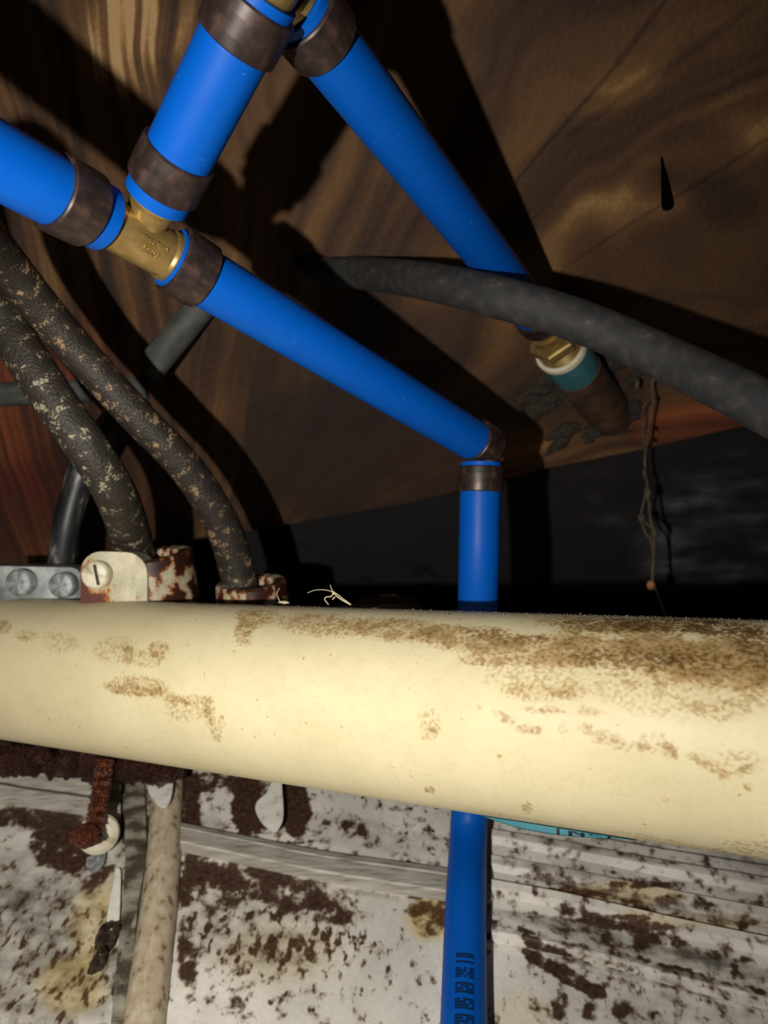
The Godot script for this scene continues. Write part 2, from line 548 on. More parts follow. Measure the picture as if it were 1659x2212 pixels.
func wood_material() -> StandardMaterial3D:
	var w := 1536
	var h := 1024
	var sx := ceil_rect.size.x / w
	var sy := ceil_rect.size.y / h
	var v0 := on_plane(ceil_plane, CX, 0).y
	var v1 := on_plane(ceil_plane, CX, 1000).y
	var rings := bytes_of(noise(41, 0.03, 4), 2048, 128)
	var bands := bytes_of(noise(45, 0.009, 3), 2048, 128)
	var warp := bytes_of(noise(42, 0.004, 3), w, h)
	var soft := bytes_of(noise(43, 0.006, 4), w, h)
	var fine := bytes_of(noise(44, 0.16, 3), w, h)
	var f := PackedFloat32Array()
	var fw := w / 8
	var fh := h / 8
	f.resize(fw * fh)
	var red := f.duplicate()
	stain(f, fw, fh, ceil_rect, ceil_plane, [[260, 60, 110, 160, 1.3], [330, 20, 90, 120, 0.6], [1500, 330, 130, 90, -0.6], [1400, 380, 60, 40, -0.5], [1560, 430, 90, 60, -0.5], [1240, 860, 190, 90, -0.5], [1100, 260, 240, 160, 0.08], [1400, 300, 340, 280, 0.22], [1330, 620, 300, 120, 0.15], [1350, 170, 100, 60, 0.35], [1560, 150, 120, 90, 0.3], [720, 780, 330, 160, -0.6], [760, 1000, 340, 170, -0.8], [200, 1080, 260, 120, -0.4]])
	stain(red, fw, fh, ceil_rect, ceil_plane, [[60, 900, 240, 230, 0.6], [120, 1100, 240, 140, 0.5], [1480, 910, 180, 60, 0.6], [980, 1000, 200, 90, 0.35]])
	var tone := enlarge(f, fw, fh, 8)
	var ruddy := enlarge(red, fw, fh, 8)
	# a long check in the face veneer, and two resin streaks beside it
	var lines := []
	for l in [[1436, 0, 1118, 392, 0.30, 1.6], [1118, 392, 1040, 500, 0.2, 1.2], [1626, 10, 1236, 290, 0.16, 3.0], [1700, 268, 1236, 566, 0.2, 1.6], [1420, 20, 1330, 130, 0.2, 3.0]]:
		var a := (on_plane(ceil_plane, l[0], l[1]) - ceil_rect.position) / Vector2(sx, sy)
		var b := (on_plane(ceil_plane, l[2], l[3]) - ceil_rect.position) / Vector2(sx, sy)
		lines.append([a, b, l[4], l[5]])
	var dark := PackedByteArray()
	dark.resize(w * h)
	for l in lines:
		var a: Vector2 = l[0]
		var b: Vector2 = l[1]
		var steps := int(a.distance_to(b)) + 1
		for s in steps:
			var p := a.lerp(b, float(s) / steps) + Vector2(sin(s * 0.035) * 2.0, 0)
			var r: float = l[3] * (0.6 + 0.4 * sin(s * 0.021))
			for dy in range(-5, 6):
				for dx in range(-5, 6):
					var x := int(p.x) + dx
					var y := int(p.y) + dy
					if x < 0 or y < 0 or x >= w or y >= h: continue
					var k: float = clampf(1.6 - Vector2(x, y).distance_to(p) / r, 0.0, 1.0) * l[2] * 200.0
					if k > dark[y * w + x]: dark[y * w + x] = int(k)
	var ramp := ramp_of([[0.0, 30, 17, 9], [0.25, 54, 33, 16], [0.5, 86, 57, 29], [0.72, 112, 79, 43], [0.9, 152, 116, 72], [1.0, 178, 144, 98]])
	var out := PackedByteArray()
	out.resize(w * h * 3)
	var k3 := 0
	var across := PackedFloat32Array()
	across.resize(w)
	for x in w:
		across[x] = 622.0 * exp((1080.0 - 829.0 - (ceil_rect.position.x + (x + 0.5) * sx) * 5340.0) / 366.0)
	for y in h:
		# the grain runs towards the eye at left, swings across at right and lies level at the far edge
		var py := (ceil_rect.position.y + (y + 0.5) * sy - v0) / (v1 - v0) * 1000.0
		var over := maxf(0.0, py - 500.0)
		var gy := 4600.0 - (py + over * over * 0.0035)
		for x in w:
			var k := y * w + x
			var px := 829.0 + (ceil_rect.position.x + (x + 0.5) * sx) * 5340.0
			var s := 5.2 - 0.5 * log(maxf(40.0, across[x] + gy)) + (warp[k] - 128) * 0.0002
			var tv := clampf((0.3 * px + py + 1200.0) * 0.03, 0.0, 125.9)
			var th := int(tv)
			var tf := tv - th
			var si := clampi(int(s * 1100.0), 0, 2047)
			var c: int = int(lerpf(rings[th * 2048 + si], rings[th * 2048 + 2048 + si], tf)) - 128
			var bd: int = int(lerpf(bands[th * 2048 + si], bands[th * 2048 + 2048 + si], tf)) - 128
			c = 62 + (c * 5 / 10 + bd * 6 / 10) * clampi(tone[k], 20, 140) / 85 + c * clampi(tone[k] - 95, 0, 90) / 80 + (soft[k] - 128) / 5 + (fine[k] - 128) / 9 + (tone[k] - 85) + 50
			c = clampi(c - dark[k], 0, 255) * 3
			var rd: int = clampi(ruddy[k] - 85, 0, 100)
			out[k3] = mini(255, ramp[c] * (100 + rd / 4) / 100)
			out[k3 + 1] = ramp[c + 1] * (100 - rd / 3) / 100
			out[k3 + 2] = ramp[c + 2] * (100 - rd * 6 / 10) / 100
			k3 += 3
	var m := painted(out, w, h, 0.8)
	m.heightmap_enabled = true
	m.heightmap_texture = grey(fine, w, h)
	m.heightmap_scale = 0.03
	return m

func stain(field: PackedFloat32Array, w: int, h: int, rect: Rect2, pl: Dictionary, list: Array) -> void:
	var k := Vector2(w, h) / rect.size
	for b in list:
		var c := (on_plane(pl, b[0], b[1]) - rect.position) * k
		var tilt: float = b[5] if b.size() > 5 else 0.0
		var ca := cos(tilt)
		var sa := sin(tilt)
		var ax := (on_plane(pl, b[0] + b[2] * ca, b[1] + b[2] * sa) - rect.position) * k - c
		var ay := (on_plane(pl, b[0] - b[3] * sa, b[1] + b[3] * ca) - rect.position) * k - c
		blot(field, w, h, c, ax, ay, b[4])

func deck_material() -> StandardMaterial3D:
	var w := 1024
	var h := 512
	var f := PackedFloat32Array()
	f.resize((w / 4) * (h / 4))
	stain(f, w / 4, h / 4, ceil_rect, ceil_plane, [[1560, 1200, 200, 150, 0.9], [1400, 1100, 180, 140, 0.45], [1640, 1050, 140, 110, 0.6], [1500, 1260, 160, 60, 0.5], [1250, 1150, 140, 130, 0.12]])
	var pale := enlarge(f, w / 4, h / 4, 4)
	var im := Image.create_from_data(w / 4, h, false, Image.FORMAT_L8, bytes_of(noise(51, 0.05, 4), w / 4, h))
	im.resize(w, h, Image.INTERPOLATE_CUBIC)
	var streak := im.get_data()
	var fine := bytes_of(noise(52, 0.06, 4), w, h)
	var ramp := ramp_of([[0.0, 12, 9, 8], [0.35, 21, 16, 15], [0.55, 42, 40, 41], [0.75, 64, 66, 70], [1.0, 110, 112, 114]])
	var out := PackedByteArray()
	out.resize(w * h * 3)
	for k in w * h:
		var c: int = 52 + (pale[k] - 85) * (40 + streak[k]) / 170 + (streak[k] - 128) / 5 + (fine[k] - 128) / 5
		c = clampi(c, 0, 255) * 3
		out[k * 3] = ramp[c]; out[k * 3 + 1] = ramp[c + 1]; out[k * 3 + 2] = ramp[c + 2]
	var m := painted(out, w, h, 0.85)
	m.heightmap_enabled = true
	m.heightmap_texture = grey(streak, w, h)
	m.heightmap_scale = 0.08
	return m

func wall_material() -> StandardMaterial3D:
	var w := 2048
	var h := 1024
	var f := PackedFloat32Array()
	var fw := w / 4
	var fh := h / 4
	f.resize(fw * fh)
	var yellow := f.duplicate()
	var speck := f.duplicate()
	# bare and mouldy places, painted shade along trim ridges (positive) and sound paint (negative)
	stain(f, fw, fh, wall_rect, wall_plane, [
		[40, 1768, 130, 26, 1.2], [130, 1830, 80, 60, 1.2], [200, 1880, 60, 40, 0.9], [160, 1790, 60, 50, 0.8], [30, 1690, 150, 14, 0.35],
		[270, 1740, 60, 90, 0.75], [320, 1810, 60, 50, 0.9], [410, 1740, 24, 110, 1.2], [470, 1690, 100, 26, 1.0], [530, 1745, 36, 90, 1.7], [640, 1750, 34, 80, 1.7], [585, 1760, 50, 50, 0.9], [590, 1700, 60, 30, 0.8],
		[420, 1880, 50, 50, 1.1], [520, 1895, 110, 40, 1.05], [620, 1935, 90, 46, 1.0], [710, 1965, 60, 40, 0.95], [470, 1950, 60, 50, 0.6], [770, 1985, 60, 24, 0.5], [400, 2070, 26, 80, 1.1], [400, 1930, 20, 40, 0.9],
		[925, 1990, 46, 50, 1.2], [880, 1960, 24, 26, 0.8], [960, 1948, 22, 8, 1.2], [900, 1935, 16, 12, 1.0],
		[1160, 2078, 56, 16, 1.2, 0.5], [1225, 2112, 60, 22, 1.2, 0.55], [1280, 2145, 40, 18, 1.1, 0.4], [1205, 2170, 24, 40, 0.75], [1275, 2190, 26, 24, 0.9], [1335, 2180, 26, 26, 0.9, 0.8], [1300, 2120, 40, 20, 0.8, -0.9],
		[1255, 2005, 90, 13, 0.9, 0.27], [1390, 2045, 130, 18, 1.0, 0.28], [1330, 2060, 120, 22, 0.5, 0.25], [1190, 1910, 90, 10, 0.75, 0.12], [1330, 1945, 140, 16, 0.55, 0.2], [1480, 1962, 80, 16, 0.5, 0.2], [1600, 2012, 14, 13, 1.1], [1632, 2030, 9, 8, 1.1], [1578, 2118, 12, 24, 1.1], [1600, 2100, 24, 8, 0.9], [1150, 1950, 10, 18, 1.0], [1520, 1870, 20, 20, 0.6], [1080, 2015, 40, 9, 0.7, -0.3],
		[1400, 2110, 160, 8, 0.7, 0.25], [1600, 2165, 100, 8, 0.8, 0.25], [1120, 2040, 90, 6, 0.6, 0.25], [730, 1860, 60, 14, 0.7, 0.2], [850, 1890, 140, 9, 0.8, 0.16], [760, 1790, 40, 18, 0.9, 0.3], [845, 1748, 14, 10, 1.0], [700, 1780, 14, 8, 0.9],
		[225, 2060, 12, 60, 0.5], [265, 1960, 5, 160, 0.8, 0.06], [245, 2160, 10, 30, 1.0], [292, 2000, 6, 200, 0.6, 0.08], [260, 1800, 50, 60, 0.4],
		[840, 2080, 200, 160, -0.5], [830, 1960, 60, 40, -0.7], [1090, 2120, 50, 90, -0.9], [1070, 1930, 50, 80, -0.5], [200, 2190, 50, 60, -0.8], [780, 1750, 110, 40, -0.35], [100, 2050, 140, 120, -0.15]])
	stain(yellow, fw, fh, wall_rect, wall_plane, [[195, 2000, 60, 110, 0.7], [150, 2130, 90, 80, 0.8], [240, 1930, 40, 60, 0.4], [345, 1960, 26, 120, 0.45], [320, 2160, 30, 90, 0.7], [925, 1985, 60, 60, 1.0], [1330, 1945, 180, 30, 0.7], [1480, 2010, 200, 30, 0.5], [1120, 2190, 90, 60, 0.25], [600, 2060, 160, 90, 0.3]])
	stain(speck, fw, fh, wall_rect, wall_plane, [[90, 2060, 220, 240, 0.55], [560, 2010, 260, 120, 0.75], [700, 2080, 260, 90, 0.3], [1400, 2150, 260, 90, 0.3], [1380, 1960, 400, 140, 0.5], [1400, 2070, 360, 70, 0.3, 0.25], [330, 2040, 60, 220, 0.3], [800, 1800, 300, 100, 0.25], [330, 1740, 140, 110, 0.9]])  # specks; the extra streaks on the trim deepen its painted ridge shade
	var grime_shade := PackedFloat32Array()
	grime_shade.resize(fw * fh)  # grime, plus shade painted into trim grooves and along rail edges
	stain(grime_shade, fw, fh, wall_rect, wall_plane, [[80, 2060, 260, 240, 0.5], [60, 1900, 200, 90, 0.3], [560, 2000, 230, 110, 0.35], [60, 1760, 240, 40, 0.5], [330, 1760, 100, 120, 0.6],
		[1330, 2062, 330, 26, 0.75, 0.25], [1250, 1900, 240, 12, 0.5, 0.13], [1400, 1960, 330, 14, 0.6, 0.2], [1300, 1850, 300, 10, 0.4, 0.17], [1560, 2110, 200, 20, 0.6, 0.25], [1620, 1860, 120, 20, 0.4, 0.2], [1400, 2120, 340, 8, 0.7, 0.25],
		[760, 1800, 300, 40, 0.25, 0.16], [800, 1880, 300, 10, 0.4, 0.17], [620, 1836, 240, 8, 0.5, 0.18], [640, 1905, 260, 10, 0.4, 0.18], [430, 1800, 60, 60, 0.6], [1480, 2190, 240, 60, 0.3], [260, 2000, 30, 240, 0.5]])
	var murk := enlarge(grime_shade, fw, fh, 4)
	var bare := enlarge(f, fw, fh, 4)
	var warm := enlarge(yellow, fw, fh, 4)
	var dots := enlarge(speck, fw, fh, 4)
	var im: Image
	var run_ := PackedFloat32Array()
	run_.resize(fw * fh)
	stain(run_, fw, fh, wall_rect, wall_plane, [[1420, 1960, 440, 170, 1.0], [1420, 2040, 420, 120, 0.6, 0.25], [700, 1850, 380, 60, 1.0, 0.17], [100, 1720, 220, 60, 1.0]])
	var level := enlarge(run_, fw, fh, 4)
	im = Image.create_from_data(w / 6, h, false, Image.FORMAT_L8, bytes_of(noise(65, 0.03, 5), w / 6, h))
	im.resize(w, h, Image.INTERPOLATE_CUBIC)
	var along := im.get_data()
	var n := bytes_of(noise(61, 0.03, 6), w, h)
	im = Image.create_from_data(w, h / 2, false, Image.FORMAT_L8, bytes_of(noise(62, 0.06, 5), w, h / 2))
	im.resize(w, h, Image.INTERPOLATE_CUBIC)
	var drip := im.get_data()
	var fine := bytes_of(noise(63, 0.09, 3), w, h)
	var broad := bytes_of(noise(64, 0.006, 3), w, h)
	var out := PackedByteArray()
	out.resize(w * h * 3)
	var hgt := PackedByteArray()
	hgt.resize(w * h)
	var k3 := 0
	for k in w * h:
		var a: int = (bare[k] - 85) + (n[k] - 128) * 7 / 10 + (fine[k] - 128) / 6 - 44          # > 0: bare
		var s: int = (dots[k] - 85) + ((drip[k] - 128) * (95 - clampi(level[k] - 85, 0, 100)) + (along[k] - 128) * clampi(level[k] - 85, 0, 100)) / 90 + (n[k] - 128) / 3 + (fine[k] - 128) / 4 - 92
		var worst: int = maxi(a, s)
		var cover: int = clampi(104 + worst * 4 + (fine[k] - 128), 0, 250)      # 0 paint .. 255 bare
		var tone: int = 222 + (broad[k] - 128) / 6 + (fine[k] - 128) / 14 - clampi((worst + 50), 0, 50) * 4 / 10
		var wy: int = clampi(warm[k] - 85, 0, 100)
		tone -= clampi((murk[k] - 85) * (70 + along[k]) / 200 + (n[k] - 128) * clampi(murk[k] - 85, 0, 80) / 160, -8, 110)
		var pr: int = tone
		var pg: int = tone - 5 - wy / 6
		var pb: int = tone - 14 - wy * 6 / 10
		var deep: int = clampi(worst * 2, -90, 32)
		var br: int = 96 - deep + (fine[k] - 128) / 5 + wy / 4
		var bg: int = 75 - deep + (fine[k] - 128) / 5 + wy / 6
		var bb: int = 58 - deep * 9 / 10 + (fine[k] - 128) / 6
		out[k3] = clampi((pr * (255 - cover) + br * cover) / 255, 0, 255)
		out[k3 + 1] = clampi((pg * (255 - cover) + bg * cover) / 255, 0, 255)
		out[k3 + 2] = clampi((pb * (255 - cover) + bb * cover) / 255, 0, 255)
		hgt[k] = clampi(200 - cover * 5 / 10 + (fine[k] - 128) / 6, 0, 255)
		k3 += 3
	var m := painted(out, w, h, 0.55)
	m.heightmap_enabled = true
	m.heightmap_texture = grey(hgt, w, h)
	m.heightmap_scale = 0.05
	return m


# ---------------------------------------------------------------- the setting
func build_setting() -> void:
	var g := Geo.new()
	# the dark deck, 15 mm above the plywood's face
	var q := [Vector2(-0.42, -0.22), Vector2(0.42, -0.22), Vector2(0.42, 0.34), Vector2(-0.42, 0.34)]
	var pts := []
	var uvs := []
	for p in q:
		pts.append(plane_point(ceil_plane, p, -0.015)); uvs.append(uv_on(ceil_rect, p))
	g.slab(pts, -plane_normal(ceil_plane) * 0.03, uvs)
	var deck := struct("ceiling", g, M.deck, "black sooty underside of the old wooden floor above the pipes")
	# the plywood nailed under it, with a slanting sawn edge
	g = Geo.new()
	var e := []
	for p in [[-700, 1330], [0, 1255], [420, 1168], [900, 1082], [1160, 1015], [1400, 968], [1560, 930], [1760, 890], [2400, 780]]:
		e.append(on_plane(ceil_plane, p[0], p[1]))
	var outline := [Vector2(0.42, -0.22), Vector2(-0.42, -0.22)]
	for p in e: outline.append(Vector2(clampf(p.x, -0.42, 0.42), p.y))
	pts = []; uvs = []
	for p in outline:
		pts.append(plane_point(ceil_plane, p, 0.0)); uvs.append(uv_on(ceil_rect, p))
	g.slab(pts, -plane_normal(ceil_plane) * 0.0149, uvs)
	part("plywood_sheet", g, M.ply, deck).set_meta("label", "brown weathered plywood sheet")

	# the wall of painted boards
	g = Geo.new()
	q = [Vector2(-0.30, 0.06), Vector2(0.30, 0.06), Vector2(0.30, 0.36), Vector2(-0.30, 0.36)]
	pts = []; uvs = []
	for p in q:
		pts.append(plane_point(wall_plane, p)); uvs.append(uv_on(wall_rect, p))
	g.slab(pts, -plane_normal(wall_plane) * 0.02, uvs)
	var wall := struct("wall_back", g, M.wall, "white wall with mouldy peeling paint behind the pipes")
	rail("rail", [[-60, 1626], [60, 1655], [200, 1676], [262, 1690]], [[-60, 1680], [60, 1704], [200, 1722], [262, 1734]], [[0, 0], [0.05, 0.003], [0.5, 0.0045], [0.95, 0.003], [1, 0]], wall, M.board)
	rail("rail", [[-60, 1690], [60, 1712], [200, 1732], [262, 1744]], [[-60, 1722], [60, 1744], [200, 1764], [262, 1776]], [[0, 0], [0.08, 0.004], [0.4, 0.006], [0.9, 0.005], [1, 0]], wall, M.board)
	rail("rail", [[392, 1784], [560, 1818], [705, 1846], [966, 1882], [1062, 1897]], [[392, 1840], [560, 1876], [716, 1908], [958, 1947], [1062, 1966]], [[0, 0], [0.06, 0.003], [0.3, 0.0042], [0.34, 0.003], [0.42, 0.0046], [0.92, 0.0056], [0.97, 0.005], [1, 0]], wall, M.board)
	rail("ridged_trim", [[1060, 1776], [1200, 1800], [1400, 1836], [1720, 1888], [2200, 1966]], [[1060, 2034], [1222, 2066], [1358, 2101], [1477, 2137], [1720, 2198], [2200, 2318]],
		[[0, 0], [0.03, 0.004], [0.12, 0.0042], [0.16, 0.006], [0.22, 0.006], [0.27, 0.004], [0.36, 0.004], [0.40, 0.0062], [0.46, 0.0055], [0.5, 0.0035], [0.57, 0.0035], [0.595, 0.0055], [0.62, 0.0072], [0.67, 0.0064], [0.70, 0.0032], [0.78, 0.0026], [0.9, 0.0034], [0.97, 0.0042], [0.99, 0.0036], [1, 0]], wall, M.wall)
	# the upright: a half-round batten with a flat strip at its left
	g = Geo.new()
	var c := []
	for p in [[366, 1660], [360, 1760], [355, 1850], [346, 1950], [327, 2100], [312, 2212], [296, 2320]]:
		c.append(plane_point(wall_plane, on_plane(wall_plane, p[0], p[1]), 0.0012))
	g.tube(smooth_path(c, 8), [0.0074], 24, true, true)
	part("round_batten", g, M.batten, wall)
	rail("flat_strip", [[262, 1700], [270, 1850], [264, 1950], [250, 2100], [240, 2212], [230, 2320]], [[316, 1700], [320, 1850], [304, 1950], [290, 2100], [278, 2212], [262, 2320]], [[0, 0], [0.06, 0.0022], [0.5, 0.003], [0.94, 0.0028], [1, 0]], wall, M.strip)

func plan_uv(g: Geo) -> void:               # the wall's paint runs on over what is nailed to it
	var u: Vector3 = cam_basis * (wall_plane.u as Vector3)
	var v0: Vector3 = wall_plane.v
	var v := cam_basis * Vector3(v0.x, v0.y, -v0.z)
	for k in g.v.size():
		var d := g.v[k] - EYE
		g.t[k] = uv_on(wall_rect, Vector2(d.dot(u), d.dot(v)))

func rail(called: String, upper: Array, lower: Array, profile: Array, parent: Node3D, m: Material) -> void:
	var a := []
	var b := []
	for p in upper:
		var q := on_plane(wall_plane, p[0], p[1]); a.append(Vector3(q.x, q.y, 0))
	for p in lower:
		var q := on_plane(wall_plane, p[0], p[1]); b.append(Vector3(q.x, q.y, 0))
	var n: int = maxi(a.size(), b.size())
	a = resample(a, 30); b = resample(b, 30)
	var g := Geo.new()
	var inner := []
	for s in profile.size() - 1:
		var first := g.v.size()
		for k in 31:
			for e in [s, s + 1]:
				var w: Vector3 = a[k].lerp(b[k], profile[e][0])
				g.add(plane_point(wall_plane, Vector2(w.x, w.y), profile[e][1]), plane_normal(wall_plane), Vector2.ZERO)
				var u: Vector3 = (a[k] + b[k]) / 2.0 + (b[k] - a[k]).normalized() * (bent(profile, e, a[k].distance_to(b[k])) - bent(profile, profile.size() - 1, a[k].distance_to(b[k])) / 2.0)
				inner.append(uv_on(wall_rect, Vector2(u.x, u.y)))
		for k in 30:
			var o := first + k * 2
			g.quad(o, o + 1, o + 3, o + 2)
		g.smooth_from(first)
	for k in [0, 30]:                        # ends
		var ring := []
		for e in profile:
			var w: Vector3 = a[k].lerp(b[k], e[0])
			ring.append(plane_point(wall_plane, Vector2(w.x, w.y), e[1]))
		var nn: Vector3 = (ring[0] - plane_point(wall_plane, Vector2(a[15].x, a[15].y))).normalized()
		var first := g.v.size()
		for p in ring: g.add(p, nn, Vector2.ZERO)
		for j in range(1, ring.size() - 1): g.tri(first, first + j, first + j + 1)
	plan_uv(g)
	for k in g.v.size():
		if k < inner.size(): g.t[k] = inner[k]
	part(called, g, m, parent)

func bent(profile: Array, upto: int, width: float) -> float:      # length along the profile, as paint would run over it
	var l := 0.0
	for k in upto: l += Vector2((profile[k + 1][0] - profile[k][0]) * width, profile[k + 1][1] - profile[k][1]).length()
	return l

func resample(p: Array, n: int) -> Array:
	var s := smooth_path(p, 12)
	var out := []
	for k in n + 1:
		var x := float(k) / n * (s.size() - 1)
		var j := mini(int(x), s.size() - 2)
		out.append(s[j].lerp(s[j + 1], x - j))
	return out


# ---------------------------------------------------------------- the drain pipe
func build_drain() -> void:
	var a := on_drain(1700, 1600).x - 0.07
	var b := on_drain(-60, 1450).x + 0.09
	var rect := Rect2(a, -PI, b - a, TAU)
	var o := thing("drain_pipe", "thick cream plastic drain pipe streaked with brown dust, crossing in front of the blue pipes", "pipe", drain_point((a + b) / 2, PI, 0.0))
	var g := Geo.new()
	var sides := 96
	var segs := 60
	var thick := [0.0, -0.004]
	for k in segs + 1:
		var s := lerpf(a, b, float(k) / segs)
		for j in sides + 1:
			var an := -PI + TAU * j / sides
			g.add(drain_point(s, an), drain_point(s, an, 1.0) - drain_point(s, an, 0.0), Vector2(float(k) / segs, float(j) / sides))
	for k in segs:
		for j in sides:
			var i := k * (sides + 1) + j
			g.quad(i, i + 1, i + sides + 2, i + sides + 1)
	for s in [a, b]:                        # the cut ends
		var first := g.v.size()
		var nn := (drain_point(s, 0) - drain_point((a + b) / 2, 0)).normalized()
		for j in sides + 1:
			for h in thick:
				g.add(drain_point(s, -PI + TAU * j / sides, h), nn, Vector2(0.0 if s == a else 1.0, float(j) / sides))
		for j in sides: g.quad(first + j * 2, first + j * 2 + 1, first + j * 2 + 3, first + j * 2 + 2)
	part("pipe_barrel", g, drain_material(rect), o)

	# the turquoise sticker on the far underside, whose edge has come loose and shows below the pipe
	g = Geo.new()
	var cols := 40
	var lo := on_drain(1040, 1768)
	var hi := on_drain(1372, 1812)
	var rows := 8
	var under := on_drain(1200, 1791).y
	var sgn := signf(under)
	var w := hi.x - lo.x
	for c in cols + 1:
		var f := float(c) / cols
		var lift := 0.0019 * pow(sin(PI * pow(f, 0.8)), 1.2)
		for r in rows + 1:                     # stands off the pipe like a lip, then runs back to it behind
			var t := minf(1.0, r / 5.0)
			var back := maxf(0.0, (r - 5) / 3.0)
			var an := under + sgn * (-0.02 + 0.02 * t + 0.5 * back)
			var h := 0.0002 + lift * t * (1.0 - back)
			g.add(drain_point(lo.x + w * f, an, h), drain_point(0, an, 1.0) - drain_point(0, an, 0.0), Vector2(f, t))
	for c in cols:
		for r in rows:
			var i := c * (rows + 1) + r
			g.quad(i, i + 1, i + rows + 2, i + rows + 1)
	g.smooth_from(0)
	part("label_sticker", g, sticker_material(), o).set_meta("label", "turquoise sticker with black print, peeling off")

	# grains of dust along the crest
	g = Geo.new()
	var rng := RandomNumberGenerator.new()
	rng.seed = 8
	for k in 700:
		var px := rng.randf_range(0, 1659)
		var crest := on_drain(px, 1292.0 + px * 0.0278 + 3.0)
		var an := crest.y + rng.randf_range(-0.22, 0.10) * signf(crest.y) * (1.0 if rng.randf() < 0.8 else 2.0)
		var dense := 0.35 + 0.65 * smoothstep(400.0, 700.0, px)
		if rng.randf() > dense: continue
		var r := rng.randf_range(0.00008, 0.00026) * (1.0 if rng.randf() < 0.93 else 1.7)
		var p := drain_point(crest.x, an, r * 0.4)
		var first := g.v.size()
		var turn := Basis.from_euler(Vector3(rng.randf() * 6, rng.randf() * 6, rng.randf() * 6))
		for d in [Vector3.UP, Vector3.DOWN, Vector3.LEFT, Vector3.RIGHT, Vector3.FORWARD, Vector3.BACK]:
			var e: Vector3 = turn * (d * r * rng.randf_range(0.6, 1.3))
			g.add(p + e, e.normalized(), Vector2.ZERO)
		for t in [[0, 2, 4], [0, 4, 3], [0, 3, 5], [0, 5, 2], [1, 2, 4], [1, 4, 3], [1, 3, 5], [1, 5, 2]]:
			g.tri(first + t[0], first + t[1], first + t[2])
	part("dust", g, M.sand, o).set_meta("kind", "stuff")

func sticker_material() -> StandardMaterial3D:
	var im := Image.create(512, 128, false, Image.FORMAT_RGB8)
	im.fill(Color8(62, 124, 136))
	var ink := Color8(18, 22, 24)
	# a black frame and the heads of three letters: N, S, F
	im.fill_rect(Rect2i(262, 6, 9, 122), ink)
	im.fill_rect(Rect2i(262, 4, 250, 5), ink)
	im.fill_rect(Rect2i(300, 22, 13, 106), ink)
	for k in 60: im.fill_rect(Rect2i(308 + k / 2, 22 + k, 13, 10), ink)
	im.fill_rect(Rect2i(340, 22, 12, 106), ink)
	im.fill_rect(Rect2i(372, 22, 34, 10), ink)
	im.fill_rect(Rect2i(366, 28, 11, 30), ink)
	im.fill_rect(Rect2i(372, 56, 34, 10), ink)
	im.fill_rect(Rect2i(424, 22, 11, 106), ink)
	im.fill_rect(Rect2i(424, 22, 34, 10), ink)
	var m := mat(Color.WHITE, 0.4)
	m.albedo_texture = ImageTexture.create_from_image(im)
	return m

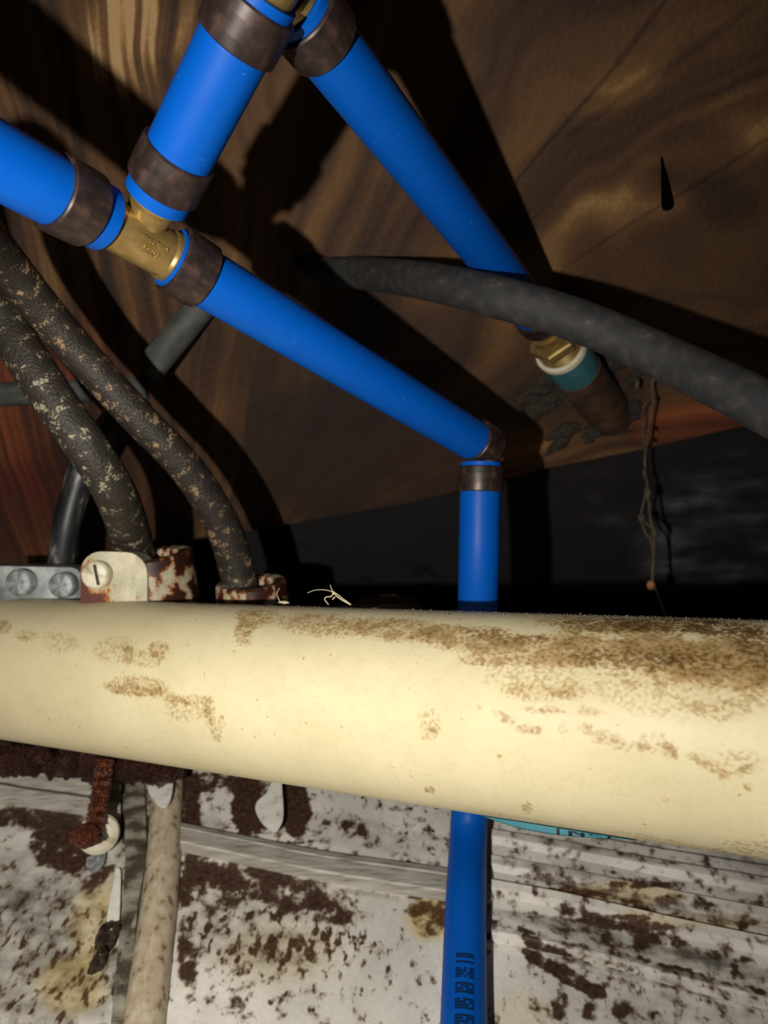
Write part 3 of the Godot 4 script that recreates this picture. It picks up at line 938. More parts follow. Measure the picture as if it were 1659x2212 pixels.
func drain_material(rect: Rect2) -> StandardMaterial3D:
	var w := 2048
	var h := 1024
	var fw := w / 4
	var fh := h / 4
	var f := PackedFloat32Array()
	f.resize(fw * fh)
	var dark := f.duplicate()
	var dust := [
		# crest on the right: thick grey-brown dust
		[560, 1330, 60, 30, 0.45], [700, 1345, 120, 34, 0.62], [860, 1355, 140, 34, 0.8], [1020, 1375, 140, 40, 0.85], [1180, 1400, 140, 44, 0.95], [1330, 1380, 160, 60, 0.9], [1450, 1410, 160, 60, 1.0], [1560, 1420, 140, 70, 0.95], [1640, 1410, 90, 90, 0.95], [1780, 1430, 140, 90, 0.95], [1940, 1450, 160, 90, 0.9], [1860, 1540, 160, 40, 0.4],
		[1300, 1345, 180, 24, 0.8], [1500, 1350, 200, 28, 0.9], [1050, 1425, 70, 14, 0.7], [1240, 1425, 120, 20, 0.5],
		[940, 1322, 130, 8, -0.8], [1090, 1345, 100, 8, -0.6, 0.1], [1500, 1380, 30, 16, -0.7], [1310, 1372, 80, 10, -0.5, 0.08],
		[1660, 1470, 90, 60, 0.5], [1540, 1460, 90, 40, 0.35], [1400, 1450, 120, 40, 0.3],
		# patches and scuffs lower down
		[530, 1362, 24, 36, 0.65], [545, 1335, 34, 30, 0.35], [345, 1400, 26, 22, 0.62], [310, 1420, 60, 22, 0.4], [275, 1395, 16, 12, 0.5], [250, 1400, 60, 40, 0.22], [8, 1352, 24, 18, 0.55], [60, 1372, 30, 14, 0.45], [130, 1385, 50, 30, 0.22],
		[300, 1480, 80, 26, 0.45], [250, 1486, 30, 10, 0.55, 0.3], [290, 1490, 60, 14, 0.45], [360, 1500, 60, 14, 0.5, 0.3], [430, 1510, 40, 12, 0.55], [455, 1545, 14, 40, 0.5, -0.2], [480, 1555, 8, 16, 0.5], [470, 1585, 14, 20, 0.35], [400, 1535, 60, 26, 0.25],
		[1060, 1400, 60, 34, 0.3], [1150, 1490, 80, 26, 0.4], [1230, 1490, 60, 20, 0.4], [1180, 1532, 60, 8, 0.62], [1280, 1535, 34, 12, 0.55], [1145, 1573, 34, 13, 0.75], [1095, 1550, 40, 10, 0.5, 0.5], [1270, 1570, 16, 14, 0.75], [1220, 1570, 10, 20, 0.45], [1310, 1590, 40, 20, 0.4], [1340, 1600, 20, 20, 0.4],
		[1385, 1610, 30, 10, 0.5], [1450, 1620, 26, 18, 0.65, 0.5], [1420, 1600, 40, 30, 0.25], [1530, 1645, 50, 14, 0.55, 0.4], [1570, 1672, 16, 12, 0.7], [1612, 1660, 40, 10, 0.6, -0.4], [1620, 1700, 14, 14, 0.7], [1600, 1640, 60, 30, 0.25], [1560, 1530, 90, 30, 0.28], [930, 1560, 30, 40, 0.3], [940, 1580, 20, 14, 0.35], [1180, 1460, 180, 50, 0.22], [1460, 1500, 200, 60, 0.2],
		[930, 1705, 14, 8, 0.6], [1140, 1745, 16, 14, 0.45], [1180, 1780, 200, 12, 0.22, 0.13], [1500, 1830, 200, 18, 0.3, 0.15], [1620, 1840, 90, 24, 0.3]]
	spread(f, fw, fh, rect, dust)
	spread(dark, fw, fh, rect, [[1440, 1345, 160, 26, 0.9], [1590, 1350, 120, 34, 1.0], [1300, 1350, 120, 18, 0.6], [1340, 1420, 160, 30, 0.5], [1500, 1420, 120, 34, 0.5], [1100, 1370, 120, 18, 0.45], [1645, 1390, 60, 60, 0.6], [1800, 1400, 140, 50, 0.7], [1620, 1840, 120, 30, 0.2]])
	var mask := enlarge(f, fw, fh, 4)
	var deep := enlarge(dark, fw, fh, 4)
	var n := bytes_of(noise(71, 0.034, 6), w, h)
	var fine := bytes_of(noise(72, 0.11, 4), w, h)
	var broad := bytes_of(noise(73, 0.004, 3), w, h)
	var rng := RandomNumberGenerator.new()
	rng.seed = 21
	var spots := PackedByteArray()
	spots.resize(w * h)
	for k in 420:
		var x := rng.randi_range(4, w - 6)
		var y := rng.randi_range(4, h - 6)
		var r := rng.randi_range(1, 2 if rng.randf() < 0.85 else 4)
		for dy in range(-r, r + 1):
			for dx in range(-r, r + 1):
				if dx * dx + dy * dy <= r * r + 1: spots[clampi(y + dy, 0, h - 1) * w + clampi(x + dx, 0, w - 1)] = 160
	# one long scratch
	var s0 := on_drain(346, 1579)
	var s1 := on_drain(510, 1606)
	for k in 400:
		var p := ((s0.lerp(s1, k / 400.0) - rect.position) / rect.size) * Vector2(w, h)
		spots[clampi(int(p.y), 0, h - 1) * w + clampi(int(p.x), 0, w - 1)] = 120 if k < 60 or k % 7 < 4 else 40
	var out := PackedByteArray()
	out.resize(w * h * 3)
	var k3 := 0
	for k in w * h:
		var a: int = (mask[k] - 85) + (n[k] - 128) * 11 / 10 + (fine[k] - 128) * 8 / 10 - 44
		var cover: int = clampi(112 + a * 4 + (fine[k] - 128), 0, 226)
		cover = cover * clampi(mask[k] - 80, 0, 64) / 64
		var film: int = clampi((mask[k] - 85) / 3 + (fine[k] - 128) * clampi(mask[k] - 85, 0, 20) / 160, 0, 40)
		var dk: int = clampi((deep[k] - 85) + (fine[k] - 128), 0, 120)
		var tone: int = (broad[k] - 128) / 14
		var r: int = 222 + tone - film
		var g: int = 209 + tone - film * 13 / 10
		var b: int = 168 + tone - film * 15 / 10
		var dr: int = 196 - a / 4 - dk * 7 / 10 + (fine[k] - 128) / 3
		var dg: int = 168 - a / 4 - dk * 65 / 100 + (fine[k] - 128) / 3
		var db: int = 122 - a / 4 - dk / 2 + (fine[k] - 128) / 4
		cover = maxi(cover, spots[k])
		out[k3] = clampi((r * (255 - cover) + dr * cover) / 255, 0, 255)
		out[k3 + 1] = clampi((g * (255 - cover) + dg * cover) / 255, 0, 255)
		out[k3 + 2] = clampi((b * (255 - cover) + db * cover) / 255, 0, 255)
		k3 += 3
	var m := painted(out, w, h, 0.5)
	m.metallic_specular = 0.4
	return m

func spread(field: PackedFloat32Array, w: int, h: int, rect: Rect2, list: Array) -> void:
	var k := Vector2(w, h) / rect.size
	for b in list:
		var top: float = 1292.0 + b[0] * 0.0278
		var y0: float = maxf(b[1], top + 4.0)
		var c := (on_drain(b[0], y0) - rect.position) * k
		var tilt: float = b[5] if b.size() > 5 else 0.0
		var p1 := (on_drain(b[0] + b[2] * cos(tilt), y0 + b[2] * (sin(tilt) + 0.06)) - rect.position) * k - c
		var y2: float = y0 + b[3]
		var p2 := (on_drain(b[0] - b[3] * sin(tilt), y2) - rect.position) * k - c
		blot(field, w, h, c, p1, p2, b[4])


# ---------------------------------------------------------------- blue water pipes
func line_at(a: Array, b: Array, x: float, by_y := false) -> Vector3:   # the point of a straight pipe seen at column x (or row x)
	var f := inverse_lerp(a[1], b[1], x) if by_y else inverse_lerp(a[0], b[0], x)
	return at(lerpf(a[0], b[0], f), lerpf(a[1], b[1], f), lerpf(a[2], b[2], f))

func crimp(mid: Vector3, axis: Vector3, parent: Node3D, width := 0.0098) -> void:
	var g := Geo.new()
	var h := width / 2
	var o := RING_R
	var i := PEX_R - 0.0002
	g.lathe(mid, axis, [[i, -h], [o - 0.0004, -h], [o, -h + 0.0004], [o + 0.00012, -h * 0.4], [o + 0.00012, h * 0.4], [o, h - 0.0004], [o - 0.0004, h], [i, h]], 48)
	part("crimp_ring", g, M.copper, parent)

func pex(label: String, pts: Array, rings: Array, material: Material = null) -> Node3D:
	var o := thing("water_pipe", label, "pipe", pts[pts.size() / 2], "blue plastic water pipes")
	var g := Geo.new()
	g.tube(pts, [PEX_R], 40, true, true)
	part("pipe_tube", g, material if material else M.blue, o)
	for r in rings: crimp(r[0], r[1], o)
	return o

const TEE := [297, 512, 5.45]
const LEFT := [-120, 284, 7.05]
const LOW := [1040, 961, 3.57]
const TOP := [560, -8, 6.75]
const RIGHT_A := [640, 12, 6.25]
const RIGHT_B := [1165, 694, 3.26]

func straight(a: Vector3, b: Vector3, n := 12) -> Array:
	var out := []
	for k in n + 1: out.append(a.lerp(b, float(k) / n))
	return out

func build_water_pipes() -> void:
	var centre := at(TEE[0], TEE[1], TEE[2])
	# left run
	var a := line_at(LEFT, TEE, -1100)
	var b := line_at(LEFT, TEE, 222)
	var dl := (b - a).normalized()
	pex("short blue pipe coming in from the left edge into the brass tee", straight(a, b), [[line_at(LEFT, TEE, 152), dl]])
	# long diagonal run
	a = line_at(TEE, LOW, 368)
	b = line_at(TEE, LOW, 1045)
	var dr := (b - a).normalized()
	pex("long blue pipe sloping down from the brass tee to the small elbow", straight(a, b), [[line_at(TEE, LOW, 408), dr], [line_at(TEE, LOW, 1036), dr]])
	# stub between the fittings
	var sa := line_at(TEE, TOP, 428, true)
	var sb := line_at(TEE, TOP, -24, true)
	var ds := (sb - sa).normalized()
	pex("short thick-looking blue pipe rising from the brass tee to the top elbow", straight(sa, sb), [[line_at(TEE, TOP, 366, true), ds], [line_at(TEE, TOP, 46, true), ds]])
	# right run
	var ra := line_at(RIGHT_A, RIGHT_B, 636)
	var rb := line_at(RIGHT_A, RIGHT_B, 1166)
	var drr := (rb - ra).normalized()
	pex("straight blue pipe from the top elbow down behind the black hose", straight(ra, rb), [[line_at(RIGHT_A, RIGHT_B, 676), drr], [line_at(RIGHT_A, RIGHT_B, 1158), drr]])
	# upright
	var up := upright
	var us := at(1037.5, 1036, 3.573)
	pex("upright blue pipe with dark lettering passing behind the cream pipe", up, [[us, (up[12] - up[0]).normalized()]], M.blue_print)

	# tee
	var tee := thing("brass_tee", "stamped brass tee joining three blue pipes at upper left", "fitting", centre)
	var g := Geo.new()
	var t0 := line_at(LEFT, TEE, 220)
	var t1 := line_at(TEE, LOW, 371)
	var ax := (t1 - t0).normalized()
	var len := t0.distance_to(t1)
	g.lathe(t0, ax, [[0.0, -0.002], [0.0062, -0.002], [0.0062, -0.0002], [0.0066, 0.0], [0.0066, len * 0.10], [0.0063, len * 0.14], [0.0063, len * 0.86], [0.0068, len * 0.9], [0.0070, len - 0.0004], [0.0066, len], [0.0055, len + 0.0005], [0.0055, len + 0.002], [0.0, len + 0.002]], 48)
	part("run_body", g, M.brass, tee)
	g = Geo.new()
	var bl := centre.distance_to(sa)
	g.lathe(centre, ds, [[0.0053, 0.0], [0.0053, bl * 0.55], [0.0058, bl * 0.8], [0.0064, bl * 0.9], [0.0064, bl], [0.0052, bl + 0.0004], [0.0052, bl + 0.002], [0.0, bl + 0.002]], 48)
	part("branch_neck", g, M.brass, tee)
	# raised lettering on the run
	var mid := (t0 + t1) / 2
	var toward := (EYE - mid).normalized()
	var out := (toward - ax * toward.dot(ax)).normalized()
	var tip := out.rotated(ax, 0.10)
	for row in [["BIECNO", 0.0, 0.0016], ["5607", 0.0, -0.0006]]:
		var tm := TextMesh.new()
		tm.text = row[0]
		tm.font_size = 16
		tm.pixel_size = 0.00013
		tm.depth = 0.00035
		tm.curve_step = 2.0
		var upw := tip.cross(ax).normalized()
		if upw.dot(cam_basis * Vector3.UP) < 0: upw = -upw
		var bs := Basis(upw.cross(tip), upw, tip).orthonormalized()
		var l := MeshInstance3D.new()
		l.name = "stamped_lettering"
		l.mesh = tm
		tm.material = M.brass
		tee.add_child(l, true)
		var lift: float = row[2]
		l.transform = Transform3D(bs, mid - centre + ax * 0.0014 + tip * sqrt(0.0064 * 0.0064 - lift * lift) + upw * lift)

	# top elbow, mostly above the picture
	var e0 := sb
	var e1 := ra
	var corner := e0 + ds * 0.013
	var corner2 := e1 - drr * 0.012
	var top := thing("brass_elbow", "brass elbow at the top edge joining two blue pipes", "fitting", (corner + corner2) / 2, "brass elbows")
	g = Geo.new()
	g.tube(smooth_path([e0 - ds * 0.004, e0 + ds * 0.006, (corner * 2 + corner2) / 3 + ds * 0.002, (corner + corner2 * 2) / 3 - drr * 0.002, e1 - drr * 0.006, e1 + drr * 0.004], 8), [0.0062], 32)
	part("elbow_body", g, M.brass, top)
	g = Geo.new()
	g.lathe(e0, ds, [[0.0, -0.001], [0.0052, -0.001], [0.0066, 0.0002], [0.0068, 0.0005], [0.0068, 0.0028], [0.0062, 0.0032]], 40)
	part("shoulder", g, M.brass, top)
	g = Geo.new()
	g.lathe(e1, -drr, [[0.0, -0.001], [0.0052, -0.001], [0.0066, 0.0002], [0.0068, 0.0005], [0.0068, 0.0028], [0.0062, 0.0032]], 40)
	part("shoulder", g, M.brass, top)
	var clip := (EYE - e1).normalized()
	clip = (clip - drr * clip.dot(drr)).normalized()
	g = Geo.new()
	for s in [[0.005, -0.35], [0.0075, 0.05], [0.0085, 0.35]]:
		var d: Vector3 = clip.rotated(drr, s[1])
		var p: Vector3 = e1 - drr * s[0] + d * 0.0062
		var y := d.cross(drr)
		g.slab([p - drr * 0.0005 + y * 0.0016 + d * 0.0004, p + drr * 0.0005 + y * 0.0016 + d * 0.0004, p + drr * 0.0005 - y * 0.0016 + d * 0.0004, p - drr * 0.0005 - y * 0.0016 + d * 0.0004], -d * 0.0008)
	part("raised_mark", g, M.brass, top)

	# small elbow at the foot of the diagonal
	var f0 := line_at(TEE, LOW, 1045)
	var f1: Vector3 = up[0]
	var dn: Vector3 = (up[6] - up[0]).normalized()
	var elbow := thing("brass_elbow", "small brass elbow between the diagonal and the upright blue pipe", "fitting", f0, "brass elbows")
	g = Geo.new()
	g.tube(smooth_path([f0 - dr * 0.003, f0 + dr * 0.003, (f0 + dr * 0.006 + f1 - dn * 0.004) / 2 + dr * 0.002, f1 - dn * 0.002, f1 + dn * 0.003], 8), [0.0058], 32)
	g.lathe(f1, -dn, [[0.0, -0.001], [0.0052, -0.001], [0.0066, 0.0002], [0.0066, 0.0022], [0.0058, 0.0026]], 40)
	part("elbow_body", g, M.brass, elbow)


# ---------------------------------------------------------------- where the right-hand pipe leaves through the floor
func build_outlet() -> void:
	var a := at(1172, 704, 3.23)
	var end := at(1316, 893, 2.66)
	var ax := (end - a).normalized()
	var len := a.distance_to(end)
	var o := thing("brass_coupling", "shiny brass threaded coupling under the black hose", "fitting", a)
	var g := Geo.new()
	g.lathe(a, ax, [[0.0, -0.004], [0.0064, -0.004], [0.0066, 0.003], [0.0078, 0.0032], [0.0078, 0.0075], [0.0066, 0.0078], [0.0066, 0.009]], 40)
	part("barb_collar", g, M.brass, o)
	g = Geo.new()
	g.lathe(a, ax, [[0.006, 0.009], [0.0104, 0.009], [0.0112, 0.0098], [0.0112, 0.0142], [0.0104, 0.015], [0.006, 0.015]], 6, true)
	part("hex_nut", g, M.brass, o)
	g = Geo.new()
	var prof := []
	for k in 8:
		prof.append([0.0088, 0.015 + k * 0.0011]); prof.append([0.0098, 0.0155 + k * 0.0011])
	g.lathe(a, ax, prof, 40)
	part("screw_thread", g, M.brass, o)
	# socket
	var lip := a + ax * 0.0195
	var s := thing("pipe_socket", "turquoise socket with ivory lip going up into the hole in the plywood", "socket", lip)
	g = Geo.new()
	g.lathe(lip, ax, [[0.0098, 0.003], [0.0098, 0.0], [0.0104, -0.0006], [0.0114, -0.0006], [0.0119, 0.0002], [0.0119, 0.0026], [0.0114, 0.003]], 48)
	part("lip_ring", g, M.ivory, s)
	g = Geo.new()
	g.lathe(lip, ax, [[0.0114, 0.003], [0.0116, 0.010], [0.0112, 0.020]], 48)
	part("socket_barrel", g, M.teal, s)
	g = Geo.new()
	g.lathe(lip, ax, [[0.0110, 0.020], [0.0116, 0.0205], [0.0116, len - 0.0165]], 48)
	part("brown_stub", g, M.stub, s)  # dark brown end of the socket, up to the plywood
	# fibre and old putty round the hole
	var rng := RandomNumberGenerator.new()
	rng.seed = 12
	var nz := noise(81, 0.9, 3)
	g = Geo.new()
	var hole := on_plane(ceil_plane, 1300, 872)
	for k in 44:
		var an := rng.randf() * TAU
		var r := rng.randf_range(0.012, 0.022) * (1.0 + 0.8 * maxf(0.0, -cos(an)))
		var q := hole + Vector2(cos(an), sin(an)) * r
		if cos(an) > 0.75 and rng.randf() < 0.7: continue
		var sz := rng.randf_range(0.0022, 0.005)
		var first := g.v.size()
		g.lump(plane_point(ceil_plane, q, sz * 0.15), Vector3(sz * rng.randf_range(1.4, 3.2), sz * 0.45, sz * 0.8), Basis.from_euler(Vector3(rng.randf_range(-0.2, 0.2), rng.randf_range(-1.2, 0.2), 0)), nz, 0.7, 12)
		g.smooth_from(first)
	var pt := part("putty_ring", g, M.putty, self)
	tag(pt, "lumpy dark grey packing around the hole in the plywood", "putty")
	# black drop-shaped lump on the plywood's face
	g = Geo.new()
	var n0 := on_plane(ceil_plane, 1428, 338)
	var n1 := on_plane(ceil_plane, 1441, 452)
	g.tube(smooth_path([plane_point(ceil_plane, n0, 0.0004), plane_point(ceil_plane, n0.lerp(n1, 0.3), 0.0011), plane_point(ceil_plane, n0.lerp(n1, 0.7), 0.0014), plane_point(ceil_plane, n1, 0.0012)], 6), [0.0003, 0.0004, 0.0005, 0.0006, 0.0007, 0.0009, 0.0011, 0.0013, 0.0015, 0.0016, 0.0018, 0.0020, 0.0021, 0.0023, 0.0024, 0.0025, 0.0024, 0.0020, 0.0010], 16)
	tag(part("black_drop", g, M.black, self), "black drop-shaped lump on the bare plywood at right", "piece")


# ---------------------------------------------------------------- hoses and cables
func run(called: String, label: String, category: String, list: Array, radius: float, m: Material, group := "", slant := 0.0, swell := 0.0) -> MeshInstance3D:
	var g := Geo.new()
	var rng := RandomNumberGenerator.new()
	rng.seed = list.size() + int(radius * 1e6)
	var pts := smooth_path(path_of(list), 14)
	var radii := []
	for k in pts.size(): radii.append(radius * (1.0 + swell * smoothstep(0.6, 0.95, float(k) / pts.size())))
	g.tube(pts, radii, 32, true, true, 0.012, rng)
	if slant != 0.0:                          # the first end is cut at a slant
		var dir: Vector3 = (pts[1] - pts[0]).normalized()
		var up := cam_basis * Vector3.UP
		up = (up - dir * up.dot(dir)).normalized()
		for k in g.v.size():
			var d: Vector3 = g.v[k] - pts[0]
			var along: float = d.dot(dir)
			if along < radius * 4.0:
				g.v[k] -= dir * (d.dot(up) * slant * (1.0 - along / (radius * 4.0)))
	var o := part(called, g, m, self)
	tag(o, label, category, group)
	return o

func build_cables() -> void:
	run("rubber_hose", "dusty black rubber hose arching across the right, its cut end at left", "hose",
		[[664, 594, 3.06], [720, 589, 3.12], [800, 592, 3.3], [920, 607, 3.8], [1060, 638, 4.2], [1200, 677, 4.35], [1300, 713, 4.4], [1450, 780, 4.65], [1600, 852, 5.1], [1760, 935, 5.6], [1960, 1046, 6.2], [2160, 1160, 6.8]], 0.0068, M.hose, "", 0.9)
	run("cable", "pale-flecked black cable at far left, the nearer one running into the rusted painted clamp", "cable",
		[[-420, 450, 6.4], [-270, 485, 5.2], [-150, 548, 4.3], [-70, 608, 3.98], [0, 686, 3.84], [62, 780, 3.86], [125, 876, 3.86], [190, 968, 3.8], [242, 1052, 3.66], [274, 1130, 3.42], [290, 1200, 3.2], [296, 1290, 3.02]], 0.0076, M.cable, "old cables at left", 0.0, 0.12)  # unseen upper run bent towards the eye so its shadow darkens the plywood
	run("cable", "brown-spotted black cable curving down beside the first into the small rusty clamp", "cable",
		[[-420, 352, 7.8], [-270, 365, 6.7], [-150, 405, 5.8], [-70, 468, 5.0], [0, 552, 4.42], [70, 640, 4.12], [146, 734, 3.92], [225, 822, 3.8], [304, 908, 3.7], [380, 985, 3.58], [438, 1060, 3.45], [485, 1145, 3.32], [512, 1235, 3.22], [520, 1300, 3.2]], 0.0066, M.cable_brown, "old cables at left", 0.0, 0.15)  # out-of-view start likewise shaped to cast shade at upper left
	run("cable", "dark glossy cable leaning up out of the grey clamp behind the others", "cable",
		[[280, 860, 2.95], [230, 930, 2.95], [185, 1000, 2.95], [158, 1080, 2.95], [142, 1150, 2.95], [132, 1240, 2.92], [130, 1300, 2.86]], 0.0064, M.cable_dark, "old cables at left")
	run("cable", "grey cable lying level against the boards at the left edge", "cable",
		[[-160, 868, 2.75], [0, 852, 2.75], [100, 848, 2.75], [200, 842, 2.75], [320, 836, 2.75]], 0.0062, M.cable_grey, "old cables at left")
	run("cable", "grey cable stub with a square cut end under the diagonal blue pipe", "cable",
		[[316, 806, 3.0], [350, 764, 3.0], [400, 704, 3.0], [470, 620, 3.0], [540, 536, 3.0]], 0.0068, M.cable_grey, "old cables at left")


# ---------------------------------------------------------------- the rusted box behind the drain pipe, its clamps and its bolt
func block(g: Geo, quad4: Array, inv: float, depth: float, round_left := false) -> void:   # a plate seen at these corners, going back by depth
	var pts := []
	for p in quad4: pts.append(at(p[0], p[1], inv))
	g.slab(pts, cam_basis * Vector3(0, 0, -depth))

func screw(mid: Vector3, r: float, called: String, m: Material, parent: Node3D) -> void:
	var face := cam_basis * Vector3(0, 0, 1)
	var g := Geo.new()
	g.lathe(mid - face * 0.001, face, [[r, -0.002], [r, 0.0012], [r * 0.86, 0.0022], [r * 0.5, 0.0027], [0.0, 0.0028]], 24)
	part(called, g, m, parent)

func round_plate(x0: float, y0: float, x1: float, y1: float, r: float, slope: float, left: bool, right: bool) -> Array:
	var out := []
	var add := func(cx, cy, a0, a1):
		for k in 7:
			var a: float = lerpf(a0, a1, k / 6.0)
			out.append([cx + r * cos(a), cy + r * sin(a) + slope * (cx + r * cos(a) - x0)])
	if left:
		add.call(x0 + r, y1 - r, PI / 2, PI); add.call(x0 + r, y0 + r, PI, PI * 1.5)
	else:
		out.append([x0, y1]); out.append([x0, y0])
	if right:
		add.call(x1 - r, y0 + r, PI * 1.5, TAU); add.call(x1 - r, y1 - r, 0.0, PI / 2)
	else:
		out.append([x1, y0 + slope * (x1 - x0)]); out.append([x1, y1 + slope * (x1 - x0)])
	out.reverse()
	return out

func build_box() -> void:
	# box body: only its rusted rims show above and below the drain pipe
	var o := thing("junction_box", "rust-eaten metal box hidden behind the cream pipe, its wet rusty rim showing below", "box", at(250, 1480, 3.0))
	var g := Geo.new()
	block(g, [[24, 1310], [24, 1612], [900, 1612], [900, 1310]], 2.72, 0.010)
	part("box_body", g, M.rust_dark, o)
	g = Geo.new()
	var rng := RandomNumberGenerator.new()
	rng.seed = 33
	var nz := noise(82, 1.1, 3)
	for k in 90:                               # scaled lower rim
		var x := rng.randf_range(-60, 385)
		var y := 1612.0 + x * 0.1 + rng.randf_range(0, 34) * (1.0 if x < 260 else 0.7) + 8.0
		var first := g.v.size()
		var sz := rng.randf_range(0.0022, 0.0046)
		g.lump(at(x, y, 3.06 + rng.randf_range(-0.03, 0.03)), Vector3(sz * 1.4, sz, sz), Basis.from_euler(Vector3(rng.randf() * 6, rng.randf() * 6, 0)), nz, 0.6, 9)
		g.smooth_from(first)
	part("rust_scale", g, M.rust_dark, o).set_meta("label", "wet crusted rust along the lower rim")
	g = Geo.new()
	var dome := at(838, 1313, 3.05)
	var first := g.v.size()
	g.lump(dome, Vector3(0.0162, 0.006, 0.008), cam_basis, nz, 0.12, 14)
	g.smooth_from(first)
	part("rusty_knockout", g, M.rust, o)

	# bolt hanging out of the rim, with a painted nut
	var b0 := at(228, 1640, 3.14)
	var b1 := at(200, 1812, 3.3)
	var ax := (b1 - b0).normalized()
	var len := b0.distance_to(b1)
	var bolt := thing("rusted_bolt", "rusted threaded bolt hanging below the pipe with a half-white knob on its end", "bolt", b0)
	g = Geo.new()
	var prof := []
	var pitch := 0.0013
	for k in int(len / pitch):
		prof.append([0.0035 + 0.0004 * sin(k * 1.7), k * pitch]); prof.append([0.0041 + 0.0004 * sin(k * 2.3), (k + 0.5) * pitch])
	prof.append([0.004, len]); prof.append([0.0, len + 0.0004])
	g.lathe(b0, ax, prof, 20)
	part("threaded_shank", g, M.rust, bolt)
	g = Geo.new()
	first = g.v.size()
	g.lump(at(184, 1806, 3.36), Vector3(0.0066, 0.0040, 0.0052), cam_basis * Basis(Vector3(0, 0, 1), -0.35), nz, 0.35, 16)
	g.smooth_from(first)
	part("rust_crust", g, M.rust, bolt)
	g = Geo.new()
	var kn := at(212, 1806, 3.22)
	var kd := (cam_basis * Vector3(0.35, 0.1, 1)).normalized()
	g.lathe(kn - kd * 0.003, kd, [[0.0, -0.002], [0.0076, -0.002], [0.0086, -0.001], [0.0088, 0.0004], [0.0082, 0.0018], [0.006, 0.003], [0.003, 0.0036], [0.0, 0.0037]], 40)
	part("white_knob", g, M.ivory, bolt)

	# clamps, left to right
	var c := thing("cable_clamp", "grey zinc clamp with two screw heads at the left edge of the cream pipe", "clamp", at(80, 1260, 3.15), "cable clamps above the cream pipe")
	g = Geo.new()
	block(g, round_plate(-40, 1222, 176, 1330, 24, 0.02, false, true), 3.2, 0.016)
	part("clamp_plate", g, M.zinc, c)
	screw(at(42, 1258, 3.25), 0.0058, "screw_head", M.zinc, c)
	screw(at(134, 1264, 3.25), 0.0056, "screw_head", M.zinc, c)
	c = thing("cable_clamp", "rust-stained painted clamp with a brass-coloured screw, gripping the pale-flecked cable", "clamp", at(290, 1245, 3.2), "cable clamps above the cream pipe")
	collar(c, at(326, 1196, 3.26), cam_basis * Vector3(0.10, -1, -0.15), 0.0174, 0.028, M.rusty_paint)
	g = Geo.new()
	block(g, round_plate(174, 1190, 318, 1340, 46, 0.03, true, true), 3.46, 0.012)
	part("clamp_ear", g, M.old_paint, c)
	screw(at(206, 1242, 3.51), 0.0056, "screw_head", M.ivory, c)
	g = Geo.new()
	var slot := at(206, 1242, 3.555)
	g.slab([slot + cam_basis * Vector3(-0.001, 0.004, 0), slot + cam_basis * Vector3(-0.0004, 0.004, 0), slot + cam_basis * Vector3(0.0012, -0.004, 0), slot + cam_basis * Vector3(0.0006, -0.004, 0)], cam_basis * Vector3(0, 0, -0.001))
	part("screw_slot", g, M.debris, c)
	c = thing("cable_clamp", "small rusty clamp with an orange streak, gripping the brown-spotted cable", "clamp", at(545, 1275, 3.35), "cable clamps above the cream pipe")
	collar(c, at(543, 1256, 3.24), cam_basis * Vector3(0.05, -1, -0.15), 0.0152, 0.02, M.rusty_paint)

func collar(c: Node3D, top: Vector3, axis: Vector3, r: float, tall: float, m: Material) -> void:
	var g := Geo.new()
	g.lathe(top, axis, [[r * 0.62, 0.004], [r * 0.66, 0.0004], [r * 0.94, 0.0], [r, 0.0008], [r * 1.01, tall * 0.5], [r, tall - 0.0006], [r * 0.9, tall], [r * 0.6, tall]], 40)
	part("collar_band", g, m, c)


# ---------------------------------------------------------------- flakes, webs, fluff
func flake(label: String, outline: Array, curl: float, m: Material, lift: float) -> void:
	var g := Geo.new()
	var pts := []
	var mid := Vector2.ZERO
	for p in outline: mid += Vector2(p[0], p[1]) / outline.size()
	var c2 := on_plane(wall_plane, mid.x, mid.y)
	var smooth := []
	for p in outline:
		var q := on_plane(wall_plane, p[0], p[1])
		smooth.append(Vector3(q.x, q.y, 0))
	smooth.append(smooth[0])
	smooth = smooth_path(smooth, 4)
	smooth.pop_back()
	var n := smooth.size()
	var rings := 5
	for side in [0.0, -0.0008]:
		var first := g.v.size()
		for r in rings + 1:
			for k in n:
				var q := Vector2(smooth[k].x, smooth[k].y)
				var f := float(r) / rings
				var p := c2.lerp(q, f)
				var h: float = lift + side + curl * f * f * (0.4 + 0.6 * sin(k * TAU / n))
				g.add(plane_point(wall_plane, p, h), plane_normal(wall_plane) * (1.0 if side == 0.0 else -1.0), Vector2(p.x * 40, p.y * 40))
		for r in rings:
			for k in n:
				var a := first + r * n + k
				var b := first + r * n + (k + 1) % n
				g.quad(a, b, b + n, a + n)
	var e0 := rings * n
	var e1 := e0 + (rings + 1) * n
	for k in n:
		var l := (k + 1) % n
		g.face([g.v[e0 + k], g.v[e0 + l], g.v[e1 + l], g.v[e1 + k]])
	tag(part("paint_flake", g, m, self), label, "paint flake", "loose paint flakes")

func strand(g: Geo, list: Array, r0: float, r1: float) -> void:
	var pts := smooth_path(path_of(list), 5)
	var rad := []
	for k in pts.size(): rad.append(lerpf(r0, r1, float(k) / pts.size()))
	g.tube(pts, rad, 7)

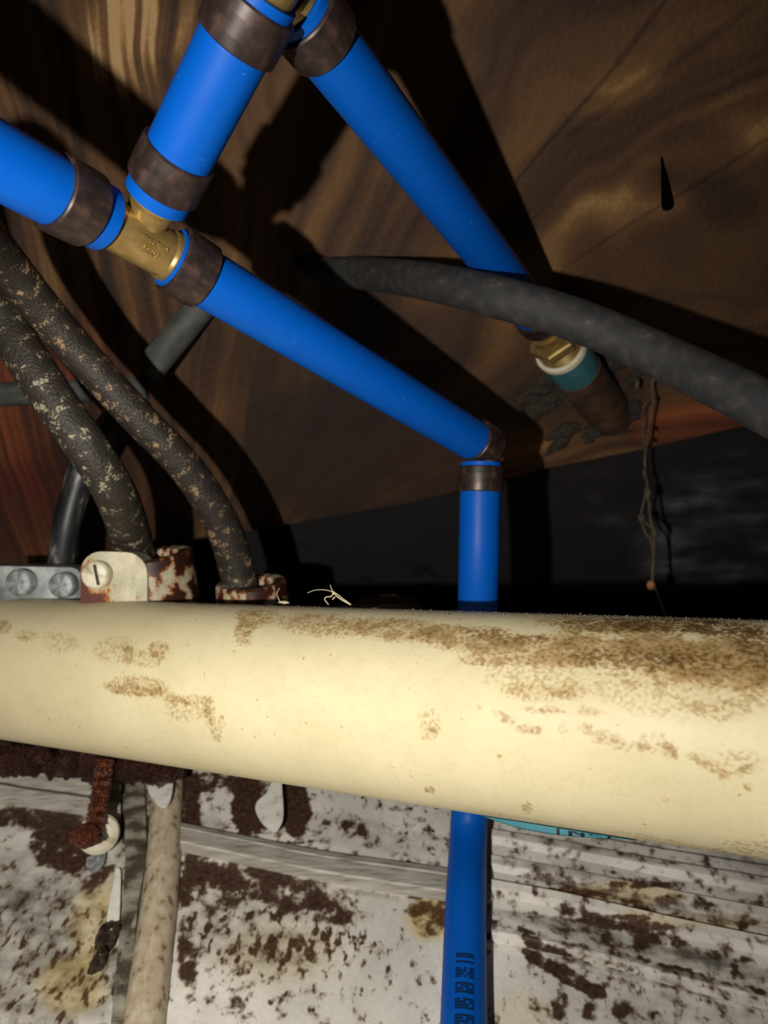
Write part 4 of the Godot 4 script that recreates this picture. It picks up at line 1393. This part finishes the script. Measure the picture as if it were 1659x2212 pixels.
func build_scraps() -> void:
	flake("white teardrop flake of paint hanging under the middle of the cream pipe", [[590, 1700], [606, 1688], [612, 1740], [614, 1790], [606, 1812], [594, 1818], [570, 1800], [554, 1770], [558, 1750], [580, 1730]], 0.002, M.flake, 0.006)
	flake("white upright flake of paint above the round batten", [[352, 1700], [376, 1704], [380, 1740], [372, 1776], [354, 1782], [338, 1764], [326, 1740], [334, 1716]], 0.002, M.flake, 0.0105)
	flake("small grey flake of paint below the rusted bolt", [[190, 1862], [228, 1850], [226, 1874], [206, 1888], [188, 1880]], 0.0015, M.zinc, 0.002)
	flake("tall white curl of paint left of the flat strip", [[250, 1884], [262, 1890], [262, 1950], [258, 2008], [244, 2004], [232, 1998], [238, 1950], [246, 1910]], 0.0015, M.flake, 0.0015)

	var nz := noise(83, 1.0, 3)
	var g := Geo.new()
	var first := g.v.size()
	var t := cam_basis * Basis(Vector3(0, 0, 1), -0.42)
	g.lump(plane_point(wall_plane, on_plane(wall_plane, 232, 2034), 0.002), Vector3(0.0042, 0.0072, 0.003), t, nz, 0.35, 14)
	g.lump(plane_point(wall_plane, on_plane(wall_plane, 212, 2088), 0.002), Vector3(0.0026, 0.0062, 0.0024), t, nz, 0.4, 14)
	g.smooth_from(first)
	var d := part("debris_clod", g, M.debris, self)
	tag(d, "dark brown clod of dirt stuck to the yellowed paint at lower left", "debris")

	# web with dust hanging from the hose to the drain pipe
	var web := thing("cobweb", "dusty cobweb strand hanging beside the upright pipe's shadow at right", "cobweb", at(1400, 1080, 2.62))
	g = Geo.new()
	strand(g, [[1412, 800, 2.86], [1408, 840, 2.86], [1411, 865, 2.86], [1404, 905, 2.82], [1399, 950, 2.76], [1393, 985, 2.7], [1394, 1020, 2.7], [1398, 1050, 2.7], [1402, 1080, 2.7], [1404, 1120, 2.7], [1413, 1150, 2.7], [1412, 1190, 2.7], [1410, 1230, 2.7], [1411, 1262, 2.7], [1424, 1290, 2.7], [1438, 1330, 2.7]], 0.0005, 0.0008)
	strand(g, [[1408, 862, 2.86], [1392, 875, 2.82], [1387, 900, 2.82], [1389, 950, 2.76], [1393, 985, 2.7]], 0.0003, 0.0003)
	strand(g, [[1396, 1070, 2.7], [1389, 1090, 2.7], [1385, 1120, 2.7], [1394, 1150, 2.7], [1406, 1166, 2.7], [1411, 1200, 2.7]], 0.0005, 0.0006)
	strand(g, [[1385, 1122, 2.7], [1400, 1134, 2.7], [1413, 1146, 2.7]], 0.0005, 0.0006)
	strand(g, [[1398, 828, 2.86], [1412, 822, 2.86], [1430, 814, 2.86]], 0.0005, 0.0006)
	part("dusty_thread", g, M.web, web)
	for k in [[1411, 865, 0.0008, 0.001], [1401, 930, 0.0008, 0.001], [1396, 955, 0.0009, 0.0012], [1392, 1022, 0.0008, 0.0020], [1398, 1066, 0.0017, 0.0036], [1385, 1119, 0.0016, 0.002], [1413, 1152, 0.0014, 0.0028], [1376, 830, 0.0011, 0.0024]]:
		g = Geo.new()
		g.lump(at(k[0], k[1], 2.88 if k[1] < 960 else 2.72), Vector3(k[2], k[3], k[2]), cam_basis, nz, 0.4, 8)
		g.smooth_from(0)
		part("dust_knot", g, M.web, web)
	g = Geo.new()
	g.lump(at(1406, 1264, 2.72), Vector3(0.0020, 0.0026, 0.0018), cam_basis, nz, 0.3, 10)
	g.smooth_from(0)
	part("egg_case", g, M.clay, web)

	# fluff on the crest of the drain pipe
	var inv := 1.0 / 0.232
	var fl := thing("lint_tuft", "pale wisp of fibres standing on top of the cream pipe", "lint", at(722, 1300, inv), "lint on the cream pipe")
	g = Geo.new()
	strand(g, [[664, 1281, inv], [680, 1275, inv], [700, 1274, inv], [716, 1278, inv], [722, 1284, inv]], 0.00008, 0.00016)
	strand(g, [[713, 1263, inv], [717, 1274, inv], [724, 1284, inv], [736, 1294, inv], [758, 1306, inv]], 0.0001, 0.0003)
	strand(g, [[720, 1280, inv], [716, 1288, inv], [704, 1290, inv], [702, 1296, inv], [710, 1306, inv]], 0.0002, 0.00016)
	strand(g, [[720, 1278, inv], [732, 1286, inv], [742, 1294, inv], [756, 1304, inv]], 0.00016, 0.00016)
	strand(g, [[718, 1295, inv], [724, 1289, inv]], 0.0002, 0.0002)
	part("fibre", g, M.lint, fl)
	var inv2 := 1.0 / 0.247
	fl = thing("lint_tuft", "tiny fleck of fluff on the cream pipe below the small rusty clamp", "lint", at(606, 1300, inv2), "lint on the cream pipe")
	g = Geo.new()
	strand(g, [[604, 1270, inv2], [598, 1282, inv2], [601, 1292, inv2], [606, 1302, inv2]], 0.00008, 0.00016)
	first = g.v.size()
	g.lump(at(612, 1301, inv2), Vector3(0.0018, 0.0004, 0.0007), cam_basis, nz, 0.6, 8)
	g.smooth_from(first)
	part("fibre", g, M.lint, fl)
